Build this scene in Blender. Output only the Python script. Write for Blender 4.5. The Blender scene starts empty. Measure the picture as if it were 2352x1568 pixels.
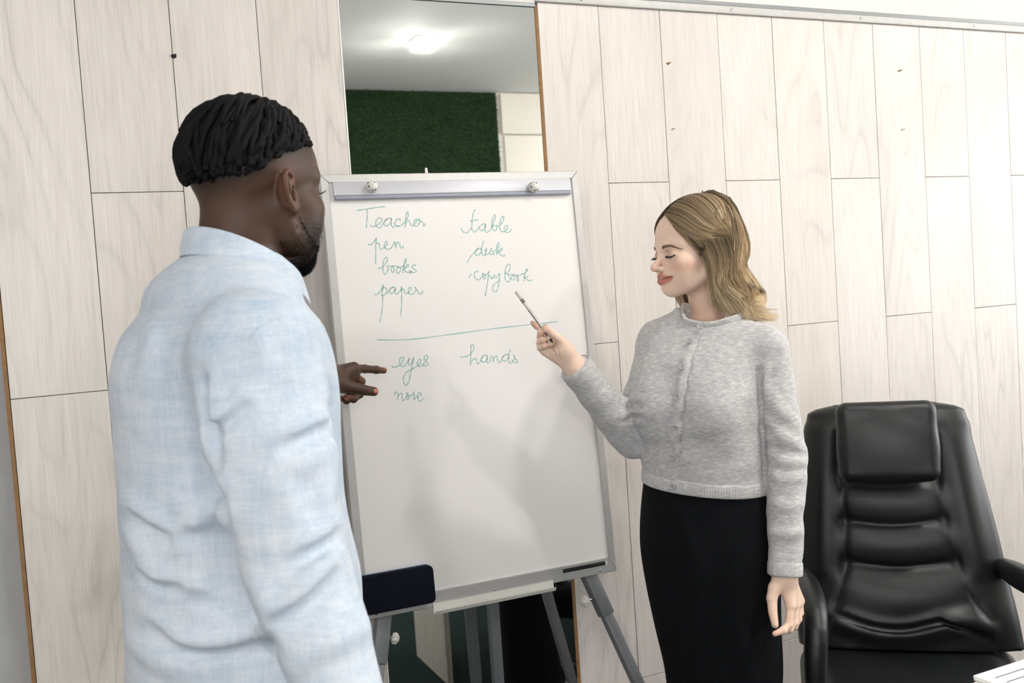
import bpy, bmesh, math, random
import numpy as np
from mathutils import Vector, Matrix

# ------------------------------------------------------------------ camera, light, exposure
C = bpy.context.scene.collection
SC = bpy.context.scene
CAMZ = 1.48
YAW, PITCH, ROLL, FPX = 0.42222, 0.051176, 0.066786, 2287.0
def _basis():
    cy, sy, cp, sp = math.cos(YAW), math.sin(YAW), math.cos(PITCH), math.sin(PITCH)
    fw = np.array([sy*cp, cy*cp, -sp]); ri = np.array([cy, -sy, 0.0]); up = np.cross(ri, fw)
    cr, sr = math.cos(ROLL), math.sin(ROLL)
    return cr*ri - sr*up, cr*up + sr*ri, fw
RI, UP, FW = _basis()
cam_d = bpy.data.cameras.new('camera'); cam = bpy.data.objects.new('camera', cam_d); C.objects.link(cam)
cam_d.sensor_width = 36.0; cam_d.lens = FPX/2352*36.0; cam_d.clip_start = 0.05
cam.matrix_world = Matrix([[RI[0], UP[0], -FW[0], 0], [RI[1], UP[1], -FW[1], 0], [RI[2], UP[2], -FW[2], CAMZ], [0, 0, 0, 1]])
cam_d.dof.use_dof = True; cam_d.dof.focus_distance = 2.2; cam_d.dof.aperture_fstop = 7.0
SC.camera = cam
SC.view_settings.view_transform = 'Standard'; SC.view_settings.look = 'None'
SC.view_settings.gamma = 1.0; SC.view_settings.use_curve_mapping = False
SC.view_settings.exposure = 0.0
w = bpy.data.worlds.new('sky'); SC.world = w; w.use_nodes = True
w.node_tree.nodes['Background'].inputs[0].default_value = (0.75, 0.85, 1.0, 1)
w.node_tree.nodes['Background'].inputs[1].default_value = 1.0

def area(name, loc, target, sx, sy, watts, col=(1, 1, 1)):
    l = bpy.data.lights.new(name, 'AREA'); l.shape = 'RECTANGLE'; l.size = sx; l.size_y = sy; l.energy = watts; l.color = col
    o = bpy.data.objects.new(name, l); C.objects.link(o); o.location = loc
    o.rotation_euler = (Vector(target)-Vector(loc)).to_track_quat('-Z', 'Y').to_euler()
    return o
# room: x -1.7..5.8, y -1.7..2.35, z 0..2.86 ; big window in the right wall, another added in the rear wall for fill
RX0, RX1, RY0, RYW, RZ = -1.7, 5.8, -1.7, 2.35, 2.86
# the square ceiling lamps light the room themselves (emissive diffusers, built with the lamps)
LAMPS = [(-0.75, -0.4), (1.89, -0.4), (4.3, -0.4), (1.79, 0.95), (4.3, 1.05)]  # one is reflected in the mirror; the others are added to brighten the room
area('window_light_right', (RX1-0.10, 0.35, 1.60), (0, 0.35, 1.60), 2.9, 1.7, 66, (0.97, 0.98, 1.0))
area('rear_fill_light', (-0.45, RY0+0.12, 1.55), (-0.45, 2, 1.55), 1.9, 1.9, 8, (1.0, 0.985, 0.965))  # fill from behind on the left, set at the added rear window
# ------------------------------------------------------------------ small helpers
def ray(px, py): return FW + RI*((px-1176.0)/FPX) - UP*((py-784.0)/FPX)
def at(px, py, z): return np.array([0, 0, CAMZ]) + ray(px, py)*z
def on_y(px, py, Y): d = ray(px, py); return np.array([0, 0, CAMZ]) + d*(Y/d[1])

def link(name, me, m=None, parent=None, smooth=True):
    o = bpy.data.objects.new(name, me); C.objects.link(o)
    if m is not None and not me.materials: me.materials.append(m)
    if smooth and len(me.polygons): me.polygons.foreach_set('use_smooth', np.ones(len(me.polygons), bool))
    if parent is not None: o.parent = parent
    return o
def tag(o, label, cat=None, group=None, kind=None):
    o['label'] = label
    if cat: o['category'] = cat
    if group: o['group'] = group
    if kind: o['kind'] = kind
    return o
def empty(name, loc=(0, 0, 0), mat4=None):
    o = bpy.data.objects.new(name, None); C.objects.link(o); o.empty_display_size = 0.05
    if mat4 is not None: o.matrix_world = mat4
    else: o.location = loc
    return o
def bm_obj(name, bm, m, parent=None, smooth=False, bevel=0, seg=2):
    me = bpy.data.meshes.new(name)
    if bevel:
        bmesh.ops.bevel(bm, geom=bm.edges[:], offset=bevel, segments=seg, affect='EDGES', profile=0.5, clamp_overlap=True)
    bmesh.ops.recalc_face_normals(bm, faces=bm.faces[:])
    bm.to_mesh(me); bm.free()
    o = link(name, me, m, parent, smooth)
    if smooth:
        try: me.set_sharp_from_angle(angle=math.radians(38))
        except Exception: pass
    return o
def bx(bm, lo, hi, M=None):
    c = [(a+b)/2 for a, b in zip(lo, hi)]; s = [abs(b-a) for a, b in zip(lo, hi)]
    mm = Matrix.Translation(c) @ Matrix.Diagonal((*s, 1))
    if M is not None: mm = M @ mm
    return bmesh.ops.create_cube(bm, size=1, matrix=mm)
def box(name, lo, hi, m, parent=None, bevel=0, M=None, smooth=False):
    bm = bmesh.new(); bx(bm, lo, hi, M); return bm_obj(name, bm, m, parent, smooth or bevel > 0, bevel)
def cyl(bm, a, b, r1, r2=None, n=24, caps=True):
    a, b = Vector(a), Vector(b); r2 = r1 if r2 is None else r2
    M = Matrix.Translation((a+b)/2) @ (b-a).to_track_quat('Z', 'Y').to_matrix().to_4x4()
    return bmesh.ops.create_cone(bm, cap_ends=caps, segments=n, radius1=r1, radius2=r2, depth=(b-a).length, matrix=M)
def beam(bm, a, b, wx, wy, side):
    """rectangular tube from a to b; wx across 'side', wy across the other"""
    a, b = Vector(a), Vector(b); z = (b-a).normalized(); x = Vector(side); x = (x-z*x.dot(z)).normalized(); y = z.cross(x)
    M = Matrix((x, y, z)).transposed().to_4x4(); M.translation = (a+b)/2
    return bmesh.ops.create_cube(bm, size=1, matrix=M @ Matrix.Diagonal((wx, wy, (b-a).length, 1)))
def raw_mesh(name, v, f, cols=None):
    """numpy verts (n,3) and faces (m,k) -> mesh; cols (n,3) -> point colour attribute 'col'"""
    me = bpy.data.meshes.new(name); v = np.asarray(v, np.float32); f = np.asarray(f, np.int32); k = f.shape[1]
    me.vertices.add(len(v)); me.vertices.foreach_set('co', v.ravel())
    me.loops.add(f.size); me.loops.foreach_set('vertex_index', f.ravel())
    me.polygons.add(len(f)); me.polygons.foreach_set('loop_start', np.arange(0, f.size, k, dtype=np.int32))
    me.update(calc_edges=True)
    if cols is not None:
        at_ = me.attributes.new('col', 'FLOAT_COLOR', 'POINT')
        c4 = np.ones((len(v), 4), np.float32); c4[:, :3] = cols; at_.data.foreach_set('color', c4.ravel())
    return me
def smooth_path(p, n):
    """Catmull-Rom through points (k,d) -> (n,d)"""
    p = np.asarray(p, float); k = len(p)
    if k < 3:
        t = np.linspace(0, 1, n)[:, None]; return p[0]*(1-t)+p[-1]*t
    L = np.r_[0, np.cumsum(np.maximum(np.linalg.norm(np.diff(p, axis=0), axis=1), 1e-6)**0.5)]
    m = np.gradient(p, L, axis=0); s = np.linspace(0, L[-1], n); i = np.clip(np.searchsorted(L, s, 'right')-1, 0, k-2)
    h = (L[i+1]-L[i])[:, None]; t = ((s-L[i])[:, None])/h
    return ((2*t**3-3*t**2+1)*p[i] + (t**3-2*t**2+t)*h*m[i] + (-2*t**3+3*t**2)*p[i+1] + (t**3-t**2)*h*m[i+1])
def tubes(paths, radii, sides=3, cols=None):
    """paths: list of (n,3) arrays (same n) ; radii (n,) or list ; returns verts, quads, cols"""
    P = np.asarray(paths, float); ns, n = P.shape[:2]
    T = np.gradient(P, axis=1); T /= np.maximum(np.linalg.norm(T, axis=2, keepdims=True), 1e-9)
    ref = np.where(np.abs(T[..., 2:3]) < 0.85, np.array([0, 0, 1.0]), np.array([1.0, 0, 0]))
    A = np.cross(T, ref); A /= np.maximum(np.linalg.norm(A, axis=2, keepdims=True), 1e-9); B = np.cross(T, A)
    R = np.asarray(radii, float)
    if R.ndim == 1: R = np.broadcast_to(R, (ns, n))
    th = np.arange(sides)*2*np.pi/sides
    V = P[:, :, None]+R[:, :, None, None]*(A[:, :, None]*np.cos(th)[None, None, :, None]+B[:, :, None]*np.sin(th)[None, None, :, None])
    idx = np.arange(ns*n*sides).reshape(ns, n, sides); nx = np.roll(idx, -1, 2)
    F = np.stack([idx[:, :-1], nx[:, :-1], nx[:, 1:], idx[:, 1:]], -1).reshape(-1, 4)
    cc = None
    if cols is not None: cc = np.repeat(np.asarray(cols)[:, :, None], sides, 2).reshape(-1, 3)
    return V.reshape(-1, 3), F, cc

# ------------------------------------------------------------------ procedural materials
def s2l(c): return tuple(((x/12.92) if x <= 0.04045 else ((x+0.055)/1.055)**2.4) for x in [y/255 for y in c])
class MT:
    def __init__(s, name):
        s.m = bpy.data.materials.new(name); s.m.use_nodes = True; s.nt = s.m.node_tree
        s.b = s.nt.nodes['Principled BSDF']
    def n(s, t, **kw):
        nd = s.nt.nodes.new('ShaderNode'+t)
        for k, v in kw.items():
            if k in nd.inputs: nd.inputs[k].default_value = v
            else: setattr(nd, k, v)
        return nd
    def l(s, a, b): s.nt.links.new(a, b)
    def coord(s, scale=(1, 1, 1), rnd=False, rot=(0, 0, 0)):
        tc = s.n('TexCoord'); mp = s.n('Mapping'); mp.inputs['Scale'].default_value = scale; mp.inputs['Rotation'].default_value = rot
        s.l(tc.outputs['Object'], mp.inputs['Vector'])
        if rnd:
            oi = s.n('ObjectInfo'); mu = s.n('Math', operation='MULTIPLY'); mu.inputs[1].default_value = 37.0
            s.l(oi.outputs['Random'], mu.inputs[0]); cb = s.n('CombineXYZ'); s.l(mu.outputs[0], cb.inputs[0]); s.l(mu.outputs[0], cb.inputs[2])
            s.l(cb.outputs[0], mp.inputs['Location'])
        return mp.outputs[0]
    def noise(s, vec, scale, detail=4, rough=0.5, dist=0):
        nd = s.n('TexNoise'); nd.inputs['Scale'].default_value = scale; nd.inputs['Detail'].default_value = detail
        nd.inputs['Roughness'].default_value = rough; nd.inputs['Distortion'].default_value = dist; s.l(vec, nd.inputs['Vector'])
        return nd.outputs['Fac']
    def ramp(s, fac, stops):
        r = s.n('ValToRGB'); e = r.color_ramp.elements
        while len(e) < len(stops): e.new(0.5)
        for el, (p, c) in zip(e, stops): el.position = p; el.color = (*c, 1) if len(c) == 3 else c
        s.l(fac, r.inputs[0]); return r.outputs[0]
    def mix(s, fac, a, b, mode='MIX'):
        m = s.n('MixRGB', blend_type=mode)
        for i, v in ((0, fac), (1, a), (2, b)):
            if isinstance(v, (int, float)): m.inputs[i].default_value = v
            elif isinstance(v, tuple): m.inputs[i].default_value = (*v, 1)
            else: s.l(v, m.inputs[i])
        return m.outputs[0]
    def bump(s, h, strength, dist=0.002):
        b = s.n('Bump'); b.inputs['Strength'].default_value = strength; b.inputs['Distance'].default_value = dist
        prev = s.b.inputs['Normal'].links
        if prev: s.l(prev[0].from_socket, b.inputs['Normal'])
        s.l(h, b.inputs['Height']); s.l(b.outputs[0], s.b.inputs['Normal']); return s
    def set(s, color=None, rough=None, metal=None, spec=None, **kw):
        if color is not None:
            if isinstance(color, tuple): s.b.inputs['Base Color'].default_value = (*color, 1)
            else: s.l(color, s.b.inputs['Base Color'])
        if rough is not None: s.b.inputs['Roughness'].default_value = rough
        if metal is not None: s.b.inputs['Metallic'].default_value = metal
        if spec is not None: s.b.inputs['Specular IOR Level'].default_value = spec
        for k, v in kw.items(): s.b.inputs[k].default_value = v
        return s
def plain(name, rgb, rough=0.5, metal=0, spec=0.5, var=0.06, scale=40, bump=0.0, **kw):
    t = MT(name); c = s2l(rgb); v = t.coord(); f = t.noise(v, scale, 5)
    col = t.ramp(f, [(0.3, tuple(x*(1-var) for x in c)), (0.7, tuple(min(1, x*(1+var)) for x in c))])
    t.set(col, rough, metal, spec, **kw)
    if bump: t.bump(f, bump, 0.001)
    return t.m

def wood(name, light, dark, rnd=True, k=1.0, rough=0.42, bump=0.2):
    """oak print: fine vertical pores, cathedral figure (contours of a stretched noise), soft blotches, tint per plank"""
    t = MT(name)
    fine = t.noise(t.coord((1, 1, 0.022), rnd), 420, 3, 0.6); med = t.noise(t.coord((1, 1, 0.05), rnd), 110, 4, 0.6)
    big = t.noise(t.coord((1, 1, 0.20), rnd), 4.2, 2, 0.45, 0.35)
    sc = t.n('Math', operation='MULTIPLY'); t.l(big, sc.inputs[0]); sc.inputs[1].default_value = 30.0
    fr = t.n('Math', operation='PINGPONG'); t.l(sc.outputs[0], fr.inputs[0]); fr.inputs[1].default_value = 1.0
    rings = t.ramp(fr.outputs[0], [(0.0, (.35, .35, .35)), (0.22, (.80, .80, .80)), (1, (1, 1, 1))])
    blot = t.noise(t.coord((1, 1, 0.28), rnd), 6, 3)
    mask = t.ramp(t.noise(t.coord((1, 1, 0.35), rnd), 3.0, 2), [(0.40, (0.03, 0.03, 0.03)), (0.68, (0.30*k, 0.30*k, 0.30*k))])
    c1 = t.ramp(fine, [(0.34, s2l(dark)), (0.58, s2l(light))])
    c1 = t.mix(0.35, c1, t.ramp(med, [(0.36, s2l(dark)), (0.60, s2l(light))]))
    c2 = t.mix(mask, c1, rings, 'MULTIPLY')
    c3 = t.mix(t.ramp(blot, [(0.45, (0, 0, 0)), (0.8, (0.45*k, 0.45*k, 0.45*k))]), c2, s2l(tuple(x*.93 for x in dark)))
    oi = t.n('ObjectInfo'); tint = t.ramp(oi.outputs['Random'], [(0, (0.94, 0.935, 0.93)), (0.5, (1, 1, 1)), (1, (0.975, 0.965, 0.95))])
    t.set(t.mix(1.0, c3, tint, 'MULTIPLY'), rough, 0, 0.45)
    t.bump(fine, bump, 0.0008)
    return t.m
M = {}
M['plank'] = wood('whitewashed_oak', (229, 222, 216), (212, 204, 197), rough=0.36)
M['plank_edge'] = plain('raw_board_edge', (142, 107, 70), 0.8, var=0.15, scale=90)
M['backing'] = plain('board_core', (140, 128, 116), 0.9, var=0.1)
M['grey_wall'] = plain('grey_plaster', (170, 170, 170), 0.9, var=0.02)
M['white_wall'] = plain('white_plaster', (226, 221, 216), 0.85, var=0.015)
M['ceiling'] = plain('ceiling_paint', (222, 222, 218), 0.8, var=0.01)
M['cream'] = plain('cream_panel', (232, 225, 214), 0.55, var=0.02)
M['carpet'] = plain('dark_green_carpet', (30, 42, 40), 0.95, var=0.35, scale=400, bump=0.5, spec=0.1)
M['alu'] = plain('brushed_aluminium', (196, 194, 192), 0.42, 0.55, var=0.03)
M['tray'] = plain('pale_tray', (222, 219, 212), 0.45, 0.1, var=0.02)
M['alu_trim'] = plain('aluminium_trim', (205, 203, 200), 0.55, 0.1, var=0.04)
M['alu_dark'] = plain('grey_profile', (150, 152, 152), 0.5, 0.3, var=0.04)
M['board'] = plain('whiteboard_enamel', (236, 232, 228), 0.28, 0, 0.45, var=0.006, scale=4)
M['clamp'] = plain('painted_clamp_bar', (200, 200, 204), 0.45, 0.15, var=0.03, scale=500)
M['clamp_lip'] = plain('clamp_rubber_lip', (150, 153, 164), 0.5, 0.1, var=0.02)
M['knob'] = plain('pale_plastic_knob', (216, 213, 206), 0.4, var=0.03)
M['hole'] = plain('dark_hole', (40, 40, 48), 0.8)
M['leg_grey'] = plain('grey_painted_steel', (122, 124, 128), 0.45, 0.2, var=0.03)
M['steel'] = plain('steel_screw', (200, 200, 198), 0.25, 0.9, var=0.03)
M['brass'] = plain('brass_screw', (150, 120, 70), 0.4, 0.8, var=0.05)
M['black'] = plain('black_plastic', (18, 18, 20), 0.5, var=0.1)
M['felt'] = plain('dark_navy_felt', (14, 18, 28), 0.95, var=0.3, scale=600, bump=0.3, spec=0.15)
M['eraser_top'] = plain('blue_eraser_body', (40, 84, 140), 0.5, var=0.05)
M['ink'] = plain('faded_teal_ink', (160, 192, 188), 0.6, var=0.08, scale=120, spec=0.2)
M['paper'] = plain('white_paper', (240, 239, 236), 0.8, var=0.01)
M['print'] = plain('grey_print', (120, 120, 125), 0.8, var=0.05)
M['desk'] = wood('pale_desk_laminate', (205, 200, 190), (176, 169, 157), rnd=False)
M['white_plastic'] = plain('white_plastic', (235, 235, 232), 0.4, var=0.01)
t = MT('mirror_glass'); t.set((0.86, 0.88, 0.87), 0.012, 1.0); M['mirror'] = t.m
t = MT('lamp_diffuser'); t.set((1, 1, 1), 0.5); t.b.inputs['Emission Color'].default_value = (1, 0.97, 0.93, 1); t.b.inputs['Emission Strength'].default_value = 345; M['lamp'] = t.m
t = MT('window_daylight'); t.set((0.9, 0.93, 0.95), 0.1); t.b.inputs['Emission Color'].default_value = (0.92, 0.96, 1, 1); t.b.inputs['Emission Strength'].default_value = 2.2; M['daylight'] = t.m
def leather(name, rgb, rough):
    t = MT(name); v = t.coord(); f = t.noise(v, 260, 3); g = t.noise(v, 9, 3)
    c = s2l(rgb); t.set(t.ramp(g, [(0.3, tuple(x*.8 for x in c)), (0.7, tuple(x*1.25 for x in c))]), rough, 0, 0.5); t.bump(f, 0.12, 0.001); t.bump(g, 0.10, 0.01); return t.m
M['leather'] = leather('black_leather', (18, 21, 22), 0.42)
# ------------------------------------------------------------------ setting
def setting(name, lo, hi, m, label=None):
    o = box(name, lo, hi, m); o['kind'] = 'structure'
    if label: o['label'] = label
    return o
setting('floor', (RX0, RY0, -0.05), (RX1, RYW+0.3, 0), M['carpet'], 'dark green carpet floor')
setting('ceiling', (RX0, RY0, RZ), (RX1, RYW+0.3, RZ+0.05), M['ceiling'], 'white painted ceiling')
# board-faced wall: plaster behind, planks in front
wb = setting('wall_back', (RX0, RYW+0.025, 0), (RX1, RYW+0.12, RZ), M['grey_wall'], 'wall faced with whitewashed oak planks')
setting('wall_left', (RX0-0.06, RY0, 0), (RX0, RYW+0.1, RZ), M['white_wall'])
PT = CAMZ+0.743          # plank top
PW, GAP = 0.193, 0.0007
BR = random.Random(5)
def plank(x0, x1, z0, z1):
    d = BR.uniform(0, 0.0006)
    bm = bmesh.new(); bx(bm, (x0+GAP, RYW+d, z0+GAP), (x1-GAP, RYW+0.012, z1-GAP))
    o = bm_obj('plank', bm, M['plank'], wb, True, 0.0007, 1)
    return o
J0, J1, PL = CAMZ+0.271, CAMZ-0.159, 1.366
def column(x0, x1, row, top=PT):
    j = [J0, J1][row]; zs = sorted({z for z in (j, j-PL, j+PL) if 0.08 < z < top-0.02})
    zz = [0.0]+zs+[top]
    for a, b in zip(zz[:-1], zz[1:]): plank(x0, x1, a, b)
XL = 0.0803-PW; XR = 1.3729
cols_l = [(XL, XL+PW, 1), (XL+PW, XL+2*PW, 0), (XL+2*PW, XL+3*PW, 1), (XL+3*PW, XL+4*PW, 0)]
for x0, x1, r in cols_l: column(x0, x1, r)
column(1.1915, XR, 1)
for i in range(22): column(XR+i*PW, XR+(i+1)*PW, i % 2)
# grooves show the dark backing a hair behind the planks
bk = box('plank_backing', (XL+0.004, RYW+0.0125, 0), (XL+4*PW-0.004, RYW+0.024, PT), M['backing'], wb)
bk2 = box('plank_backing', (1.1915, RYW+0.0125, 0), (RX1, RYW+0.024, PT), M['backing'], wb)
ed = box('edge_strip', (XL-0.0085, RYW-0.001, 0), (XL-0.0006, RYW+0.022, PT), M['plank_edge'], wb); ed['label'] = 'raw tan board edge'
# upper white wall and the aluminium cornice strip
setting('wall_upper', (XL-0.0085, RYW-0.004, PT+0.032), (RX1, RYW+0.02, RZ), M['white_wall'], 'smooth white wall above the planks')
tr = empty('trim_1', (1.1835, RYW, PT)); tr['kind'] = 'structure'; tr['label'] = 'pale aluminium strip along the top of the planks'
L = RX1-1.1835
def prof(name, y0, y1, z0, z1, m): return box(name, (0, y0, z0), (L, y1, z1), m, tr, 0.0012)
prof('lower_strip', -0.010, 0.02, 0.000, 0.020, M['alu_trim'])
prof('upper_strip', -0.006, 0.02, 0.0215, 0.033, M['alu_dark'])
for x in (0.135, 0.62, 1.10, 1.58, 2.1, 2.7):
    bm = bmesh.new(); bmesh.ops.create_uvsphere(bm, u_segments=12, v_segments=8, radius=0.0042, matrix=Matrix.Translation((x, -0.0105, 0.0105)) @ Matrix.Diagonal((1, .5, 1, 1)))
    bm_obj('screw', bm, M['steel'], tr, True)
box('trim_2', (0.659, RYW-0.003, PT-0.003), (1.1835, RYW+0.02, PT+0.032), M['white_wall'])['kind'] = 'structure'
box('trim_3', (XL-0.0085, RYW-0.004, PT+0.001), (0.6585, RYW+0.02, PT+0.0315), M['alu_trim'])['kind'] = 'structure'
# screws left in the planks
def wall_screw(px, py, r, m, dark=False):
    p = on_y(px, py, RYW); bm = bmesh.new()
    bmesh.ops.create_uvsphere(bm, u_segments=12, v_segments=8, radius=r, matrix=Matrix.Translation((p[0], RYW, p[2])) @ Matrix.Diagonal((1.1, 0.9, 0.9, 1)))
    cyl(bm, (p[0], RYW+0.002, p[2]), (p[0]+0.003, RYW-0.010, p[2]+0.001), r*0.45, n=8)
    bm_obj('screw', bm, m, wb, True)
wall_screw(399, 129, 0.0055, M['hole']); wall_screw(1534, 146, 0.0038, M['brass']); wall_screw(2065, 163, 0.0036, M['brass'])
wall_screw(1544, 297, 0.0022, M['brass']); wall_screw(2071, 298, 0.0022, M['brass'])
# mirror between the plank fields
mi = empty('mirror', (0.925, RYW, 0.02)); tag(mi, 'tall frameless mirror panel set between the planks behind the flip chart', 'mirror')
box('glass', (-0.262, 0.001, 0), (0.2575, 0.007, PT-0.035), M['mirror'], mi)
o = box('edge_strip', (0.2578, -0.001, 0), (0.2662, 0.012, PT-0.03), M['plank_edge'], mi); o['label'] = 'tan board edge at the right side'
o = box('top_channel', (-0.266, -0.004, PT-0.0335), (0.2578, 0.012, PT-0.0235), M['alu_dark'], mi)
box('glass_edge', (-0.266, 0.0, 0), (-0.2625, 0.008, PT-0.035), M['white_plastic'], mi)
# rear wall (seen in the mirror): green moss panel, cream panels ; added, unseen window to the left of it
wr = setting('wall_rear', (0.62, RY0-0.06, 0), (RX1, RY0, RZ), M['white_wall'])
setting('wall_rear_2', (RX0, RY0-0.06, 0), (-1.5, RY0, RZ), M['white_wall']); setting('wall_rear_3', (-1.5, RY0-0.06, 2.55), (0.62, RY0, RZ), M['white_wall']); setting('wall_rear_4', (-1.5, RY0-0.06, 0), (0.62, RY0, 0.55), M['white_wall'])
for i, x in enumerate(np.arange(2.90, 5.7, 0.60)):
    box('panel', (x+0.015, RY0, 0.02), (x+0.595, RY0+0.018, RZ-0.30), M['cream'], wr, 0.004)
box('panel_header', (2.90, RY0, RZ-0.29), (RX1, RY0+0.03, RZ-0.01), M['cream'], wr, 0.003)
t = MT('moss_blades'); ob = t.n('Attribute', attribute_name='col'); t.set(ob.outputs['Color'], 0.8, 0, 0.2); M['moss'] = t.m
def moss():
    r = np.random.RandomState(3); x0, x1, z0, z1 = 0.75, 2.87, 0.0, RZ-0.004
    g = empty('green_wall', (0, RY0, 0)); tag(g, 'dark green artificial grass panel on the rear wall, seen only in the mirror', 'grass panel')
    box('backing', (x0, 0.002, z0), (x1, 0.014, z1), plain('moss_backing', (22, 44, 24), 0.9, var=0.3, scale=60), g)
    n = 60000; bx_ = r.uniform([1.5, 1.1], [x1, z1], (n, 2)); base = np.c_[bx_[:, 0], np.full(n, 0.012), bx_[:, 1]]
    d = np.c_[r.normal(0, .55, n), r.uniform(.6, 1.2, n), r.normal(0.1, .55, n)]; d /= np.linalg.norm(d, axis=1)[:, None]
    L_ = r.uniform(.018, .034, n)[:, None]; side = np.cross(d, r.normal(0, 1, (n, 3))); side /= np.linalg.norm(side, axis=1)[:, None]
    V = np.stack([base-side*.0022, base+side*.0022, base+d*L_+np.array([0, 0, -.006])], 1).reshape(-1, 3)
    V[:, 1] = np.maximum(V[:, 1], 0.004)
    c = np.array(s2l((66, 98, 52)))[None]*r.uniform(.35, 1.25, (n, 1)); c = np.repeat(c, 3, 0)
    o = link('grass', raw_mesh('grass', V, np.arange(3*n).reshape(-1, 3), c), M['moss'], g, False); o['kind'] = 'stuff'
moss()
def window(name, lo, hi, axis):
    g = empty(name, ((lo[0]+hi[0])/2, (lo[1]+hi[1])/2, lo[2])); g['kind'] = 'structure'; ox, oy, oz = g.location
    l = (lo[0]-ox, lo[1]-oy, 0); h = (hi[0]-ox, hi[1]-oy, hi[2]-oz); fw_ = 0.05
    a = 0 if axis == 'x' else 1
    def seg(nm, u0, u1, v0, v1, m, inset=0):
        p = [0, 0, v0]; q = [0, 0, v1]; p[a] = u0; q[a] = u1; p[1-a] = l[1-a]+inset; q[1-a] = h[1-a]-inset; box(nm, p, q, m, g)
    u0, u1, v1 = l[a], h[a], h[2]
    seg('frame', u0, u0+fw_, 0, v1, M['white_plastic']); seg('frame', u1-fw_, u1, 0, v1, M['white_plastic'])
    seg('frame', u0+fw_, u1-fw_, 0, fw_, M['white_plastic']); seg('frame', u0+fw_, u1-fw_, v1-fw_, v1, M['white_plastic'])
    seg('mullion', (u0+u1)/2-.03, (u0+u1)/2+.03, fw_, v1-fw_, M['white_plastic'])
    seg('pane', u0+fw_, (u0+u1)/2-.03, fw_, v1-fw_, M['daylight'], 0.02); seg('pane', (u0+u1)/2+.03, u1-fw_, fw_, v1-fw_, M['daylight'], 0.02)
window('added_rear_window', (-1.5, RY0-0.06, 0.55), (0.62, RY0, 2.55), 'x')  # rear window added out of view to make the highlight on the left
window('window_2', (RX1, -1.15, 0.70), (RX1+0.06, 1.85, 2.50), 'y')
setting('wall_right', (RX1, RY0, 0), (RX1+0.06, -1.15, RZ), M['white_wall']); setting('wall_right_2', (RX1, 1.85, 0), (RX1+0.06, RYW+0.1, RZ), M['white_wall'])
setting('wall_right_3', (RX1, -1.15, 2.50), (RX1+0.06, 1.85, RZ), M['white_wall']); setting('wall_right_4', (RX1, -1.15, 0), (RX1+0.06, 1.85, 0.70), M['white_wall'])
# small square ceiling lamps (one shows in the mirror, the rest are added for brightness)
for i, (lx, ly) in enumerate(LAMPS):
    g = empty('ceiling_lamp', (lx, ly, RZ)); tag(g, 'small square white LED ceiling lamp '+['added out of view, left of the grass panel', 'in front of the grass panel, shown in the mirror', 'added out of view in front of the cream panels at the right', 'added out of view above the flip chart', 'added out of view above the plank wall right of the office chair'][i], 'lamp', 'square ceiling lamps')
    box('housing', (-.06, -.06, -.02), (.06, .06, 0), M['white_plastic'], g, 0.004)
    box('diffuser', (-.055, -.055, -.055), (.055, .055, -.0205), M['lamp'], g, 0.002)

# ------------------------------------------------------------------ flip chart easel
BW, BH = 0.660, 1.014
BLEAN, BYAW = math.radians(4.28), math.radians(-0.61)
bc = np.array([0.889, 2.214, CAMZ-0.2155])
ex = np.array([math.cos(BYAW), math.sin(BYAW), 0]); bn = np.array([-math.sin(BYAW), math.cos(BYAW), 0])
ez = np.array([0, 0, 1])*math.cos(BLEAN)+bn*math.sin(BLEAN); ey = np.cross(ez, ex)   # ey points to the wall
BM = Matrix([[ex[0], ey[0], ez[0], bc[0]], [ex[1], ey[1], ez[1], bc[1]], [ex[2], ey[2], ez[2], bc[2]], [0, 0, 0, 1]])
BMi = np.array(BM.inverted())
ea = empty('flip_chart', mat4=Matrix.Translation((bc[0], bc[1]-0.05, 0))); tag(ea, 'white flip chart board with teal handwriting on a grey telescopic easel', 'flip chart')
eaM = ea.matrix_world.inverted()
LB = eaM @ BM                                   # board local -> easel local
def brd(o): o.matrix_local = LB; return o
FWD = 0.019                                     # frame profile width
def mitre(name, p):                             # frame bar from 4 corner points in board plane, front y=-0.009
    bm = bmesh.new(); fr = [bm.verts.new((x, -0.009, z)) for x, z in p]; bk_ = [bm.verts.new((x, 0.012, z)) for x, z in p]
    bm.faces.new(fr); bm.faces.new(bk_[::-1])
    for i in range(4): bm.faces.new((fr[i], bk_[i], bk_[(i+1) % 4], fr[(i+1) % 4]))
    return brd(bm_obj(name, bm, M['alu'], ea, True, 0.0012, 1))
hw, hh = BW/2, BH/2; f_ = FWD; fb = 0.036
mitre('frame_bar', [(-hw, hh), (hw, hh), (hw-f_, hh-f_), (-hw+f_, hh-f_)])
mitre('frame_bar', [(-hw, -hh), (-hw+f_, -hh+fb), (hw-f_, -hh+fb), (hw, -hh)])
mitre('frame_bar', [(-hw, hh), (-hw+f_, hh-f_), (-hw+f_, -hh+fb), (-hw, -hh)])
mitre('frame_bar', [(hw, hh), (hw, -hh), (hw-f_, -hh+fb), (hw-f_, hh-f_)])
brd(box('board', (-hw+f_-.002, -0.004, -hh+fb-.002), (hw-f_+.002, 0.008, hh-f_+.002), M['board'], ea))
brd(box('back_plate', (-hw+.01, 0.0125, -hh+.01), (hw-.01, 0.0145, hh-.01), M['alu_dark'], ea))
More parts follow.
